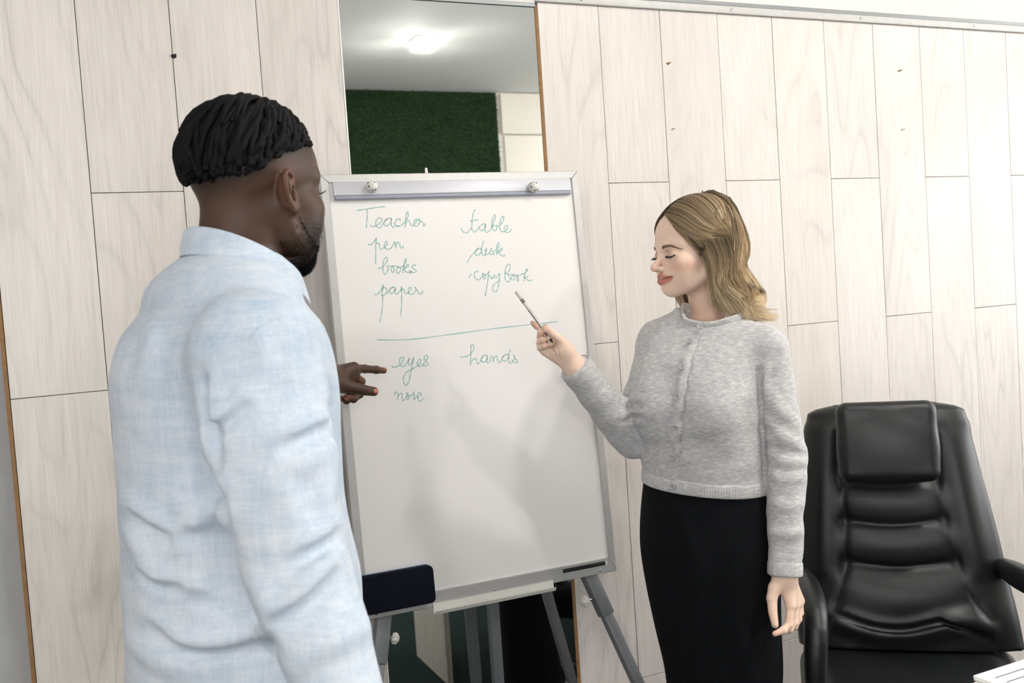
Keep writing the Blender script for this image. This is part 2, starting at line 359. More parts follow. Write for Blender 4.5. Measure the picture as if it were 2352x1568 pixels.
# clamp bar with rolled lip and two ball knobs
def bpx(px, py, y=-0.004):                      # pixel -> board-local point on the board's plane at depth y
    o_ = BMi @ np.array([0, 0, CAMZ, 1]); d_ = BMi[:3, :3] @ ray(px, py); k_ = (y-o_[1])/d_[1]; return o_[:3]+d_*k_
cl0, cl1 = bpx(762, 418), bpx(1309, 452)
bm = bmesh.new()
sec = [(-0.0045, 0.0), (-0.013, -0.002), (-0.0155, -0.030), (-0.016, -0.0335), (-0.011, -0.0335), (-0.0045, -0.030)]
zt = cl0[2]; xs = (cl0[0], cl1[0])
vs = [[bm.verts.new((x, y, zt+z)) for y, z in sec] for x in xs]
for i in range(6): bm.faces.new((vs[0][i], vs[0][(i+1) % 6], vs[1][(i+1) % 6], vs[1][i]))
bm.faces.new(vs[0][::-1]); bm.faces.new(vs[1])
brd(bm_obj('clamp_bar', bm, M['clamp'], ea, True, 0.0008, 1))
bm = bmesh.new(); zl = zt-0.038
mm = Matrix.Translation(((xs[0]+xs[1])/2, -0.0125, zl)); bx(bm, (xs[0]+.001, -0.0165, zl-.0055), (xs[1]-.001, -0.0055, zl+.0045))
brd(bm_obj('clamp_lip', bm, M['clamp_lip'], ea, True, 0.003, 3))
for (px, py) in ((855, 428), (1226, 429)):
    p = bpx(px, py, -0.024); bm = bmesh.new()
    bmesh.ops.create_uvsphere(bm, u_segments=24, v_segments=16, radius=0.0135, matrix=Matrix.Translation(p))
    cyl(bm, (p[0], -0.013, p[2]), (p[0], -0.02, p[2]), 0.006, n=16)
    kb = brd(bm_obj('ball_knob', bm, M['knob'], ea, True)); bm = bmesh.new()
    for a_, e_ in ((0.3, 0.6), (-0.9, -0.1), (0.5, -0.75), (-0.2, -0.9), (1.3, -0.2), (-1.2, .6)):
        d_ = Vector((math.sin(a_)*math.cos(e_), -math.cos(a_)*math.cos(e_), math.sin(e_)))
        cyl(bm, Vector(p)+d_*0.0125, Vector(p)+d_*0.01385, 0.0019, n=10)
    h_ = bm_obj('knob_hole', bm, M['hole'], kb, True)
bm = bmesh.new(); cyl(bm, (-0.071, 0.0, hh), (-0.071, 0.0, hh+0.014), 0.004, 0.0028, 12); brd(bm_obj('hook_pin', bm, M['white_plastic'], ea, True))
# screws along the bottom rail
for px, py in ((864, 1409), (1135, 1354), (1378, 1309)):
    p = bpx(px, py, -0.009); bm = bmesh.new()
    bmesh.ops.create_uvsphere(bm, u_segments=16, v_segments=10, radius=0.0036, matrix=Matrix.Translation(p) @ Matrix.Diagonal((1, .7, 1, 1)))
    brd(bm_obj('screw', bm, M['steel'], ea, True))
# pen tray
t0, t1 = bpx(996, 1398, -0.02), bpx(1277, 1345, -0.02)
x0, x1 = bpx(996, 1400, -0.012)[0], bpx(1272, 1350, -0.012)[0]; zc = -hh-0.002
bm = bmesh.new(); sec = [(-0.0092, 0.010), (-0.0125, 0.0105), (-0.0128, -0.0115), (-0.0215, -0.0115), (-0.0260, -0.0040), (-0.0272, -0.0045), (-0.0225, -0.0130), (-0.0092, -0.0130)]
vs = [[bm.verts.new((x, y, zc+z)) for y, z in sec] for x in (x0, x1)]; n_ = len(sec)
for i in range(n_): bm.faces.new((vs[0][i], vs[0][(i+1) % n_], vs[1][(i+1) % n_], vs[1][i]))
bm.faces.new(vs[0][::-1]); bm.faces.new(vs[1]); brd(bm_obj('pen_tray', bm, M['tray'], ea, False))
# telescopic legs
def easel_leg(top, foot, split, wt, wb_, knob=None):
    top, foot = Vector(top), Vector(foot); d = (foot-top); mid = top+d*split; inv = eaM
    bm = bmesh.new(); beam(bm, inv @ top, inv @ mid, wt, wt, (1, 0, 0)); leg = bm_obj('leg', bm, M['leg_grey'], ea, True, 0.003, 2)
    bm = bmesh.new(); beam(bm, inv @ (mid-d.normalized()*.05), inv @ foot, wb_, wb_, (1, 0, 0)); bm_obj('leg_extension', bm, M['leg_grey'], leg, True, 0.002, 2)
    bm = bmesh.new(); cyl(bm, inv @ (foot+Vector((0, 0, .03))), inv @ Vector((foot.x, foot.y, 0.0)), wb_*.75, n=16); bm_obj('foot', bm, M['black'], leg, True)
    if knob:
        a, b = inv @ Vector(knob[0]), inv @ Vector(knob[1]); bm = bmesh.new(); cyl(bm, a, b, 0.0032, n=12); ks = bm_obj('knob_screw', bm, M['steel'], leg, True)
        bm = bmesh.new(); dd = (b-a).normalized(); q = dd.to_track_quat('Z', 'Y')
        for k in range(8):
            ang = k*math.pi/4; off = q @ Vector((math.cos(ang)*.0115, math.sin(ang)*.0115, 0)); bmesh.ops.create_uvsphere(bm, u_segments=12, v_segments=8, radius=.0052, matrix=Matrix.Translation(b+off*.80+dd*.006) @ q.to_matrix().to_4x4() @ Matrix.Diagonal((1, 1, 1.35, 1)))
        bmesh.ops.create_uvsphere(bm, u_segments=20, v_segments=12, radius=.0125, matrix=Matrix.Translation(b+dd*.0065) @ q.to_matrix().to_4x4() @ Matrix.Diagonal((1, 1, .82, 1))); bm_obj('clamp_knob', bm, M['knob'], leg, True)
    return leg
yl = 2.19
rt = on_y(1356, 1330, yl); rs = on_y(1393, 1411, yl-.02); rf = rt+(rs-rt)*6.3; rf = rt+(rs-rt)*((rt[2]-0.0)/(rt[2]-rs[2]))
e1 = rt+(rt-rs)*0.9
easel_leg(e1, rf, (e1-rs)[2]/(e1-rf)[2], 0.034, 0.026, (on_y(1374, 1370, yl-.012), on_y(1347, 1379, yl-.022)))
lt_ = on_y(880, 1415, yl+.004); ls = on_y(869, 1524, yl-.022); lf = lt_+(ls-lt_)*(lt_[2]/(lt_[2]-ls[2])); e1 = lt_+(lt_-ls)*0.7
easel_leg(e1, lf, (e1-ls)[2]/(e1-lf)[2], 0.034, 0.026, (on_y(886, 1463, yl-.01), on_y(901, 1465, yl-.016)))
ct = np.array([0.915, 2.262, 1.0]); easel_leg(ct, (0.926, 2.285, 0.0), 0.55, 0.026, 0.021)
bm = bmesh.new(); beam(bm, eaM @ Vector((0.60, 2.245, 0.98)), eaM @ Vector((1.19, 2.24, 0.98)), 0.03, 0.02, (0, 0, 1)); bm_obj('cross_brace', bm, M['leg_grey'], ea, True, 0.002)

# handwriting: strokes traced as ink lines lying on the board
def strokes(name, org, sc, lines, wdt=0.00125, label=None):
    V, F, off = [], [], 0
    for ln in lines:
        p = np.array(ln, float)/sc+np.array(org); n = max(6, int(3*len(p))); n = n if len(p) > 2 else 4
        q = smooth_path(p, n*2 if len(p) > 2 else n); q3 = np.array([bpx(a, b, -0.0041) for a, b in q])
        T = np.gradient(q3, axis=0); T /= np.linalg.norm(T, axis=1)[:, None]+1e-9; N_ = np.c_[-T[:, 2], np.zeros(len(T)), T[:, 0]]
        wv = wdt*(1+.25*np.sin(np.arange(len(q3))*.7))[:, None]
        a = q3+N_*wv; b = q3-N_*wv; a[:, 1] = b[:, 1] = -0.0042
        e0 = q3[:1]-T[:1]*wdt; e1_ = q3[-1:]+T[-1:]*wdt; v = np.concatenate([a, b]); m = len(q3)
        i = np.arange(m-1); V.append(v); F.append(np.stack([i, i+1, i+1+m, i+m], 1)+off); off += 2*m
    me = raw_mesh(name, np.concatenate(V), np.concatenate(F)); o = brd(link(name, me, M['ink'], ea, False))
    if label: o['label'] = label
    return o
W = strokes
W('handwriting', (800, 460), 11.76, [[(215, 272), (500, 235), (800, 185), (995, 170)], [(505, 250), (512, 400), (500, 580), (485, 750)],
  [(595, 665), (620, 700), (690, 705), (780, 670), (880, 590), (912, 510), (870, 468), (790, 500), (742, 590), (755, 690), (820, 742), (890, 710), (950, 620), (1010, 530), (1100, 480), (1165, 500), (1150, 590), (1090, 660), (1020, 690), (968, 640), (985, 560), (1060, 490)],
  [(1165, 490), (1155, 600), (1170, 690), (1210, 725), (1270, 685), (1390, 690)], [(1390, 560), (1405, 510), (1350, 498), (1275, 560), (1262, 640), (1310, 700), (1400, 690), (1490, 620), (1580, 500), (1625, 390), (1600, 305), (1560, 400), (1545, 560), (1530, 735)],
  [(1540, 650), (1580, 570), (1635, 545), (1665, 610), (1700, 680), (1750, 680), (1820, 600), (1840, 520), (1790, 530), (1765, 610), (1790, 680), (1850, 700), (1910, 620), (1925, 530), (1890, 490), (1870, 520), (1950, 560), (2020, 600), (2040, 700), (2080, 625)]], label='the word Teacher in teal ink')
W('handwriting', (800, 460), 11.76, [[(525, 1180), (580, 1205), (650, 1160), (720, 1080), (765, 1015)], [(760, 1020), (740, 1200), (742, 1400), (740, 1600), (735, 1715)], [(745, 1180), (800, 1150), (840, 1190), (850, 1280), (885, 1320), (960, 1280), (1030, 1220), (1060, 1150), (1030, 1105), (985, 1160), (975, 1260), (1040, 1320), (1130, 1300), (1210, 1220), (1245, 1110), (1275, 1200), (1280, 1300)],
  [(1285, 1250), (1310, 1150), (1350, 1135), (1390, 1180), (1405, 1270), (1440, 1290), (1500, 1225)]], label='the word pen in teal ink')
W('handwriting', (820, 580), 9.39, [[(450, 330), (500, 335), (570, 290), (630, 210), (660, 140), (630, 100), (590, 140), (560, 260), (560, 390), (600, 465), (650, 420), (670, 330), (650, 285), (700, 292), (780, 290), (860, 295), (940, 320), (1010, 270), (1060, 180), (1055, 125), (1025, 190), (1010, 320), (990, 435)],
  [(770, 285), (735, 350), (775, 430), (805, 370), (770, 290)], [(880, 310), (852, 400), (880, 455), (930, 400), (930, 325), (880, 300)], [(975, 370), (1050, 330), (1115, 290), (1095, 255), (1045, 310), (1030, 370), (1080, 425), (1150, 435), (1125, 400), (1180, 405), (1140, 425)],
  [(1265, 290), (1245, 255), (1185, 320), (1230, 350), (1285, 395), (1230, 430), (1160, 420)]], label='the word books in teal ink')
W('handwriting', (820, 580), 9.39, [[(370, 890), (410, 910), (480, 860), (540, 770), (568, 690)], [(565, 700), (545, 850), (553, 1050), (535, 1280), (488, 1495)], [(550, 780), (600, 750), (640, 800), (630, 870), (570, 925), (510, 905)], [(620, 890), (690, 820), (740, 760), (800, 745), (835, 780), (790, 850), (730, 880), (700, 840), (730, 770), (800, 742)],
  [(830, 770), (800, 840), (850, 890), (910, 850), (960, 770), (960, 730), (962, 900), (960, 1150), (935, 1365)], [(965, 790), (1010, 790), (1030, 850), (1060, 885), (1120, 850), (1170, 770), (1145, 745), (1110, 790), (1120, 870), (1170, 905), (1230, 870), (1275, 790), (1240, 740), (1300, 810), (1360, 905), (1430, 820)]], label='the word paper in teal ink')
W('handwriting', (1040, 470), 10.965, [[(218, 590), (230, 650), (300, 705), (370, 700), (430, 630), (475, 560)], [(570, 115), (525, 180), (495, 330), (480, 500), (485, 620), (540, 690), (600, 650), (660, 570), (740, 500), (820, 480), (820, 550), (770, 630), (700, 650), (670, 600)], [(430, 405), (530, 395), (655, 375)],
  [(830, 490), (805, 600), (850, 695), (920, 660), (980, 570), (1030, 430), (1075, 290), (1050, 255), (1005, 350), (980, 500), (1000, 610), (1055, 655), (1110, 610), (1095, 540), (1040, 515), (1000, 560)], [(1095, 520), (1150, 535), (1220, 480), (1280, 370), (1285, 290), (1240, 310), (1190, 450), (1185, 600), (1230, 675), (1300, 670), (1370, 600), (1385, 540), (1340, 520), (1295, 590), (1320, 680), (1380, 700), (1440, 670), (1490, 615)]], label='the word table in teal ink')
W('handwriting', (1040, 470), 10.965, [[(370, 1460), (410, 1360), (480, 1270), (570, 1170), (640, 1100), (710, 1110), (720, 1180), (660, 1250), (600, 1280), (570, 1240), (580, 1160), (650, 1095)], [(780, 910), (735, 1050), (725, 1200), (780, 1290), (820, 1240), (850, 1150), (845, 1100), (815, 1170), (840, 1250), (880, 1250), (930, 1200), (965, 1100), (985, 1160), (1040, 1220), (1030, 1250), (970, 1250), (920, 1225)],
  [(1035, 1160), (1110, 1120), (1160, 1050), (1165, 960), (1130, 970), (1110, 1080), (1115, 1270)], [(1090, 1200), (1180, 1180), (1250, 1120), (1240, 1095), (1170, 1140), (1160, 1200), (1220, 1270), (1280, 1295), (1320, 1250)]], label='the word desk in teal ink')
W('handwriting', (1060, 590), 13.067, [[(215, 640), (260, 560), (305, 500)], [(500, 465), (460, 420), (400, 470), (390, 580), (440, 670), (520, 680), (600, 610), (660, 530)], [(610, 500), (660, 500), (710, 560), (720, 620), (680, 655), (645, 600), (660, 530), (740, 540), (790, 480), (820, 430), (790, 700), (750, 950), (708, 1190)], [(790, 590), (840, 550), (880, 590), (900, 665), (950, 610), (985, 520), (990, 580), (1030, 620), (1090, 570), (1140, 490), (1130, 700), (1100, 900), (1040, 1040), (980, 1040), (930, 950), (960, 850), (1050, 770), (1165, 695)],
  [(1290, 515), (1380, 470), (1450, 350), (1450, 240), (1400, 210), (1340, 300), (1310, 450), (1305, 600), (1340, 720), (1400, 740), (1460, 680), (1450, 590), (1380, 520), (1480, 525), (1620, 535), (1720, 550), (1830, 510), (1940, 450), (1990, 370), (1960, 360), (1920, 460), (1890, 600), (1865, 720)], [(1580, 540), (1505, 600), (1520, 690), (1580, 670), (1600, 600), (1560, 545)], [(1660, 545), (1665, 640), (1690, 740), (1715, 680), (1690, 590), (1640, 530)], [(2010, 565), (1930, 620), (1860, 610), (1930, 640), (2000, 700), (2070, 715), (2130, 680)]], label='the word copybook in teal ink')
W('ink_line', (0, 0), 1, [[(866, 780), (910, 780.5), (955, 778), (1040, 767), (1130, 755), (1210, 746), (1281, 738.5)]], label='long teal dividing line')
W('handwriting', (890, 780), 10.45, [[(100, 625), (140, 662), (220, 645), (310, 585), (370, 510), (385, 430), (340, 415), (290, 490), (300, 590), (360, 645), (430, 610), (490, 520), (530, 440), (495, 530), (520, 600), (580, 560), (632, 430), (600, 560), (570, 720), (540, 880), (500, 1030), (440, 1100), (390, 1030), (385, 900), (450, 790), (560, 720), (680, 650), (770, 570), (810, 500), (770, 470), (720, 530), (715, 600), (770, 640), (830, 615), (890, 550), (950, 460), (970, 400), (920, 380), (880, 420), (910, 510), (980, 580), (930, 620), (830, 615)]], label='the word eyes in teal ink')
W('handwriting', (890, 780), 10.45, [[(175, 1335), (165, 1290), (210, 1255), (250, 1300), (240, 1445)], [(245, 1380), (290, 1300), (350, 1300), (350, 1400), (360, 1465), (420, 1420), (470, 1340), (455, 1270), (500, 1310), (515, 1390), (490, 1440), (460, 1380), (470, 1340), (560, 1345), (620, 1300), (632, 1245), (640, 1340), (660, 1430), (610, 1400)], [(690, 1380), (770, 1350), (820, 1300), (780, 1270), (720, 1320), (730, 1420), (790, 1475), (865, 1400)], [(920, 1390), (930, 1388), (938, 1394)]], label='the word nose in teal ink')
W('handwriting', (1040, 780), 13.835, [[(240, 540), (300, 558), (420, 535), (540, 465), (640, 360), (675, 250), (640, 165), (590, 150), (572, 250), (575, 450), (565, 700), (558, 790), (620, 660), (700, 585), (745, 610), (760, 700), (800, 765), (860, 710), (910, 620), (960, 520), (1040, 490), (1105, 540), (1080, 650), (990, 710), (915, 670), (910, 590), (990, 495)], [(1110, 560), (1075, 670), (1120, 740), (1170, 690), (1230, 520), (1290, 600), (1280, 715)], [(1285, 650), (1330, 550), (1395, 515), (1420, 620), (1460, 725), (1530, 680), (1590, 560), (1690, 470), (1780, 480), (1760, 580), (1660, 680), (1580, 640), (1585, 540), (1690, 465)],
  [(1838, 305), (1790, 450), (1775, 650), (1810, 750), (1890, 690), (1965, 580), (1920, 475), (1980, 590), (2060, 700), (2000, 735), (1890, 700)]], label='the word hands in teal ink')

# things on the board: eraser and dark strip
pc = bpx(913, 1354, -0.03); g = empty('board_eraser', mat4=BM @ Matrix.Translation((pc[0], -0.0091, pc[2])))
tag(g, 'black felt whiteboard eraser stuck at the lower left corner of the board', 'eraser')
def pad(name, hx, hz, y0, y1, r, m):
    bm = bmesh.new(); bx(bm, (-hx, y0, -hz), (hx, y1, hz)); bmesh.ops.bevel(bm, geom=[e for e in bm.edges if abs(e.verts[0].co.y-e.verts[1].co.y) > 1e-4], offset=r, segments=6, affect='EDGES', profile=0.5)
    bmesh.ops.bevel(bm, geom=[e for e in bm.edges if abs(e.verts[0].co.y-e.verts[1].co.y) < 1e-5], offset=.0025, segments=3, affect='EDGES', profile=0.5); return bm_obj(name, bm, m, g, True)
pad('felt_pad', .0865, .043, -.030, -.010, .012, M['felt']); pad('body', .0860, .0425, -.0098, -.0005, .012, M['eraser_top'])
p0, p1 = bpx(1291, 1309, -0.006), bpx(1390, 1296, -0.006)
g = empty('magnetic_strip', mat4=BM @ Matrix.Translation(((p0[0]+p1[0])/2, -0.0042, (p0[2]+p1[2])/2+.001))); tag(g, 'thin black strip at the lower right corner of the board', 'strip')
hl_ = (p1[0]-p0[0])/2; box('strip', (-hl_, -0.005, -0.0055), (hl_, 0, 0.0055), M['black'], g, 0.001); box('end_cap', (hl_+.0002, -0.0055, -0.006), (hl_+.004, 0, 0.006), M['white_plastic'], g, 0.001)

# ------------------------------------------------------------------ desk with paper
pz = 0.755
pc = np.array([0, 0, CAMZ]); d_ = ray(2236, 1549); corner = pc+d_*((pz+.018-CAMZ)/d_[2])
dk = empty('desk', (1.75, 1.00, 0)); tag(dk, 'pale wood laminate desk at the right edge, below the paper stack', 'desk')
DX0, DX1, DY0, DY1 = 1.222, 2.65, 0.42, 1.200
def db(name, lo, hi, m=None): o = box(name, tuple(np.array(lo)-(1.75, 1.0, 0)), tuple(np.array(hi)-(1.75, 1.0, 0)), m or M['desk'], dk, 0.002); return o
db('desktop', (DX0-.01, DY0, pz-0.025), (DX1, DY1, pz)); db('side_panel', (DX0, .81, 0), (DX0+.022, DY1-.02, pz-0.0252)); db('side_panel', (DX1-.042, DY0+.04, 0), (DX1-.02, DY1-.03, pz-0.0252)); db('back_panel', (DX0+.0225, .90, .2), (DX1-.0425, .918, pz-0.0252))
ps = empty('paper_stack', (corner[0]+.105, corner[1]-.1485, pz)); tag(ps, 'stack of loose white paper sheets at the desk corner by the chair', 'paper')
pr = random.Random(2)
for k in range(12):
    q_ = 1-k/11; a = math.radians(pr.uniform(-4, 4)*q_+1); mm = Matrix.Translation((pr.uniform(-.016, .002)*q_-.008*q_, pr.uniform(-.02, .0)*q_, k*.0015)) @ Matrix.Rotation(a, 4, 'Z')
    bm = bmesh.new(); bx(bm, (-.105, -.1485, .0001), (.105, .1485, .0013), mm); s_ = bm_obj('sheet', bm, M['paper'], ps)
for k in range(9):
    y = .12-k*.022; bm = bmesh.new(); bx(bm, (-.085, y, .0014), (-.085+pr.uniform(.05, .16), y+.003, .0015), mm); bm_obj('print_line', bm, M['print'], s_)
# ------------------------------------------------------------------ sculpting with distance fields
def smin(a, b, k):
    h = np.clip(0.5+0.5*(b-a)/k, 0, 1); return b*(1-h)+a*h-k*h*(1-h)
class Sculpt:
    def __init__(s): s.P = []; s.zs = 1.0; s.F()
    def F(s, M4=None):
        s.R = np.eye(3) if M4 is None else np.array(M4)[:3, :3]; s.T = np.zeros(3) if M4 is None else np.array(M4)[:3, 3]; return s
    def tp(s, p):
        p = np.array(p, float)
        if s.zs != 1.0 and p[2] < 0: p[2] *= s.zs
        return s.R @ p+s.T
    def add(s, f, lo, hi, op, k): s.P.append((f, np.asarray(lo, float), np.asarray(hi, float), op, max(k, 1e-4))); return s
    def chain(s, pts, rs, k=0.01, op='u', n=None):
        p = np.array([s.tp(q) for q in pts]); r = np.broadcast_to(np.asarray(rs, float), (len(p),)).copy()
        if n: q = smooth_path(np.c_[p, r], n); p, r = q[:, :3], q[:, 3]
        def f(X):
            d = np.full(X.shape[:-1], 9.0)
            for a, b, ra, rb in zip(p[:-1], p[1:], r[:-1], r[1:]):
                ab = b-a; t = np.clip(((X-a)@ab)/max(ab@ab, 1e-12), 0, 1)
                np.minimum(d, np.linalg.norm(X-a-t[..., None]*ab, axis=-1)-(ra+(rb-ra)*t), out=d)
            return d
        return s.add(f, (p-r[:, None]).min(0), (p+r[:, None]).max(0), op, k)
    def ell(s, c, r, k=0.01, op='u', rot=None):
        R = s.R if rot is None else s.R @ np.array(Matrix.Rotation(rot[0], 3, rot[1])); c = s.tp(c); r = np.asarray(r, float)
        def f(X):
            q = ((X-c)@R)/r; k0 = np.linalg.norm(q, axis=-1); k1 = np.linalg.norm(q/r, axis=-1); return k0*(k0-1)/np.maximum(k1, 1e-6)
        e = np.sqrt(((R*r)**2).sum(1)); return s.add(f, c-e, c+e, op, k)
    def stack(s, nodes, k=0.02, op='u', p=2.2, n=60, M4=None):
        """nodes (z,cx,cy,rx,ry[,flat]) : lofted super-ellipse sections"""
        nd = np.asarray(nodes, float); nd = nd[np.argsort(nd[:, 0])]; z = np.linspace(nd[0, 0], nd[-1, 0], n)
        m = np.gradient(nd, nd[:, 0], axis=0); i = np.clip(np.searchsorted(nd[:, 0], z, 'right')-1, 0, len(nd)-2); h = nd[i+1, 0]-nd[i, 0]; t = ((z-nd[i, 0])/h)[:, None]; h = h[:, None]
        tab = (2*t**3-3*t**2+1)*nd[i]+(t**3-2*t**2+t)*h*m[i]+(-2*t**3+3*t**2)*nd[i+1]+(t**3-t**2)*h*m[i+1]
        R, T = s.R, s.T
        def f(X):
            L = (X-T)@R; Z = L[..., 2]; g = lambda j: np.interp(Z, z, tab[:, j])
            rx, ry = g(3), g(4); qx, qy = np.abs(L[..., 0]-g(1))/rx, np.abs(L[..., 1]-g(2))/ry
            q = (qx**p+qy**p)**(1/p); gx, gy = qx/rx, qy/ry; k1 = (gx**p+gy**p)**(1/p)
            d = q*(q-1)/np.maximum(k1, 1e-6); d = np.where(q < .2, -np.minimum(rx, ry)*.8, d)
            return np.maximum(d, np.maximum(Z-z[-1], z[0]-Z))
        r = nd[:, 3:5].max(); lo = np.array([nd[:, 1].min()-r, nd[:, 2].min()-r, z[0]]); hi = np.array([nd[:, 1].max()+r, nd[:, 2].max()+r, z[-1]])
        cs = np.array([s.tp((a, b, c)) for a in (lo[0], hi[0]) for b in (lo[1], hi[1]) for c in (lo[2], hi[2])])
        return s.add(f, cs.min(0), cs.max(0), op, k)
    def rbox(s, c, h, r, k=0.01, op='u', rot=None):
        R = s.R if rot is None else s.R @ np.array(rot); c = s.tp(c); h = np.asarray(h, float)-r
        def f(X):
            q = np.abs((X-c)@R)-h; return np.linalg.norm(np.maximum(q, 0), axis=-1)+np.minimum(q.max(-1), 0)-r
        e = (np.abs(R)*(h+r)).sum(1); return s.add(f, c-e, c+e, op, k)
    def cut(s, p, nrm, k=0.004):
        """remove everything on the side nrm points to"""
        p = s.tp(p); nn = s.R @ np.asarray(nrm, float); nn = nn/np.linalg.norm(nn)
        return s.add(lambda X: -((X-p)@nn), [-9]*3, [9]*3, 's', k)
    def cut_near(s, p, nrm, rad, k=0.004):
        p = s.tp(p); nn = s.R @ np.asarray(nrm, float); nn = nn/np.linalg.norm(nn)
        return s.add(lambda X: np.maximum(-((X-p)@nn), np.linalg.norm(X-p, axis=-1)-rad), p-rad, p+rad, 's', k)
    def ev(s, X, lo, hi):
        d = np.full(X.shape[:-1], 1.0)
        for f, plo, phi, op, k in s.P:
            mg = k+0.012; sel = np.nonzero(np.all((hi > plo-mg) & (lo < phi+mg), 1))[0]
            if not len(sel): continue
            v = f(X[sel])
            if op == 'u': d[sel] = smin(d[sel], v, k)
            elif op == 's': d[sel] = -smin(-d[sel], v, k)
            elif op == 'i': d[sel] = -smin(-d[sel], -v, k)
            elif op == 'd': d[sel] = d[sel]+v
        return d
    def at(s, X):
        X = np.asarray(X, float).reshape(-1, 1, 3); return s.ev(X, X[:, 0]-.02, X[:, 0]+.02)[:, 0]
    def grad(s, X, e=0.0015):
        X = np.asarray(X, float); g = np.stack([s.at(X+np.eye(3)[i]*e)-s.at(X-np.eye(3)[i]*e) for i in range(3)], 1); return g/np.maximum(np.linalg.norm(g, axis=1, keepdims=True), 1e-9)
    def bounds(s):
        lo = np.min([p[1] for p in s.P if p[3] == 'u'], 0); hi = np.max([p[2] for p in s.P if p[3] == 'u'], 0); return lo, hi
    def mesh(s, h, inside=None, outside=(), B=8, slack=1.5):
        """surface nets on the active blocks of a grid of step h; keep cells inside the box / outside the boxes"""
        lo, hi = s.bounds(); lo = lo-3*h; hi = hi+3*h
        if inside is not None: lo = np.maximum(lo, inside[0]-h); hi = np.minimum(hi, inside[1]+h)
        g0 = np.floor(lo/h).astype(int); nb = np.ceil((hi-lo)/(h*B)).astype(int)+1
        bi = np.stack(np.meshgrid(*[np.arange(n) for n in nb], indexing='ij'), -1).reshape(-1, 3)
        org = (g0+bi*B)*h; rad = B*h*0.5*math.sqrt(3); cen = org+B*h*0.5
        d = s.ev(cen[:, None], cen-rad-.004, cen+rad+.004)[:, 0]; act = np.abs(d) < rad*slack+0.008
        bi = bi[act]; org = org[act]
        if not len(bi): return np.zeros((0, 3)), np.zeros((0, 4), int)
        gi = np.stack(np.meshgrid(*[np.arange(B+1)]*3, indexing='ij'), -1).reshape(-1, 3)
        V = np.concatenate([s.ev(o[:, None]+gi[None]*h, o, o+B*h) for o in np.array_split(org, max(1, len(org)//600))]).reshape(-1, B+1, B+1, B+1)
        ins = V < 0; cs = [(i, j, k) for i in (0, 1) for j in (0, 1) for k in (0, 1)]
        st = sum(ins[:, i:B+i, j:B+j, k:B+k].astype(np.int8) for i, j, k in cs)
        b, x, y, z = np.nonzero((st > 0) & (st < 8))
        cv = np.stack([V[b, x+i, y+j, z+k] for i, j, k in cs], 1); acc = np.zeros((len(b), 3)); cnt = np.zeros(len(b)); cp = np.array(cs, float)
        for a_ in range(8):
            for c_ in range(a_+1, 8):
                if abs(cp[a_]-cp[c_]).sum() != 1: continue
                m = (cv[:, a_] < 0) != (cv[:, c_] < 0); t = cv[m, a_]/(cv[m, a_]-cv[m, c_]); acc[m] += cp[a_]+t[:, None]*(cp[c_]-cp[a_]); cnt[m] += 1
        cell = bi[b]*B+np.stack([x, y, z], 1); pos = (g0+cell+acc/cnt[:, None])*h
        D = nb*B+1; lid = (cell[:, 0]*D[1]+cell[:, 1])*D[2]+cell[:, 2]; o = np.argsort(lid); lid = lid[o]; cell = cell[o]; pos = pos[o]; cv = cv[o]
        cc = (g0+cell+0.5)*h; keep = np.ones(len(cell), bool)
        if inside is not None: keep &= np.all((cc > inside[0]) & (cc < inside[1]), 1)
        for bx_ in outside: keep &= ~np.all((cc > bx_[0]) & (cc < bx_[1]), 1)
        stp = [D[1]*D[2], D[2], 1]; quads = []
        for ax, ci in ((0, 4), (1, 2), (2, 1)):
            u, v = [(1, 2), (2, 0), (0, 1)][ax]; m = np.nonzero((cv[:, 0] < 0) != (cv[:, ci] < 0))[0]; base = lid[m]
            q = []; ok = np.ones(len(m), bool)
            for off in (0, -stp[u], -stp[u]-stp[v], -stp[v]):
                t = base+off; j = np.clip(np.searchsorted(lid, t), 0, len(lid)-1); ok &= (lid[j] == t) & keep[j]; q.append(j)
            q = np.stack(q, 1); fl = cv[m, 0] > 0; q[fl] = q[fl][:, ::-1]; quads.append(q[ok])
        Q = np.concatenate(quads); us = np.unique(Q); mp = np.full(len(pos), -1); mp[us] = np.arange(len(us)); return pos[us], mp[Q]
    def hits(s, O, Dn, t0, t1, n=160):
        """first surface points along rays O + t*D (local coordinates)"""
        O = np.broadcast_to(O, Dn.shape); t = np.linspace(t0, t1, n); X = O[:, None]+Dn[:, None]*t[None, :, None]; lo = X.min(1)-.01; hi = X.max(1)+.01
        d = s.ev(X, lo, hi); neg = d < 0; i = np.argmax(neg, 1); ok = neg.any(1) & (i > 0); i = np.maximum(i, 1); r = np.arange(len(X))
        a, b = d[r, i-1], d[r, i]; u = np.clip(a/np.where(np.abs(a-b) < 1e-9, 1, a-b), 0, 1); tt = t[i-1]+(t[i]-t[i-1])*u
        return O+Dn*tt[:, None], ok
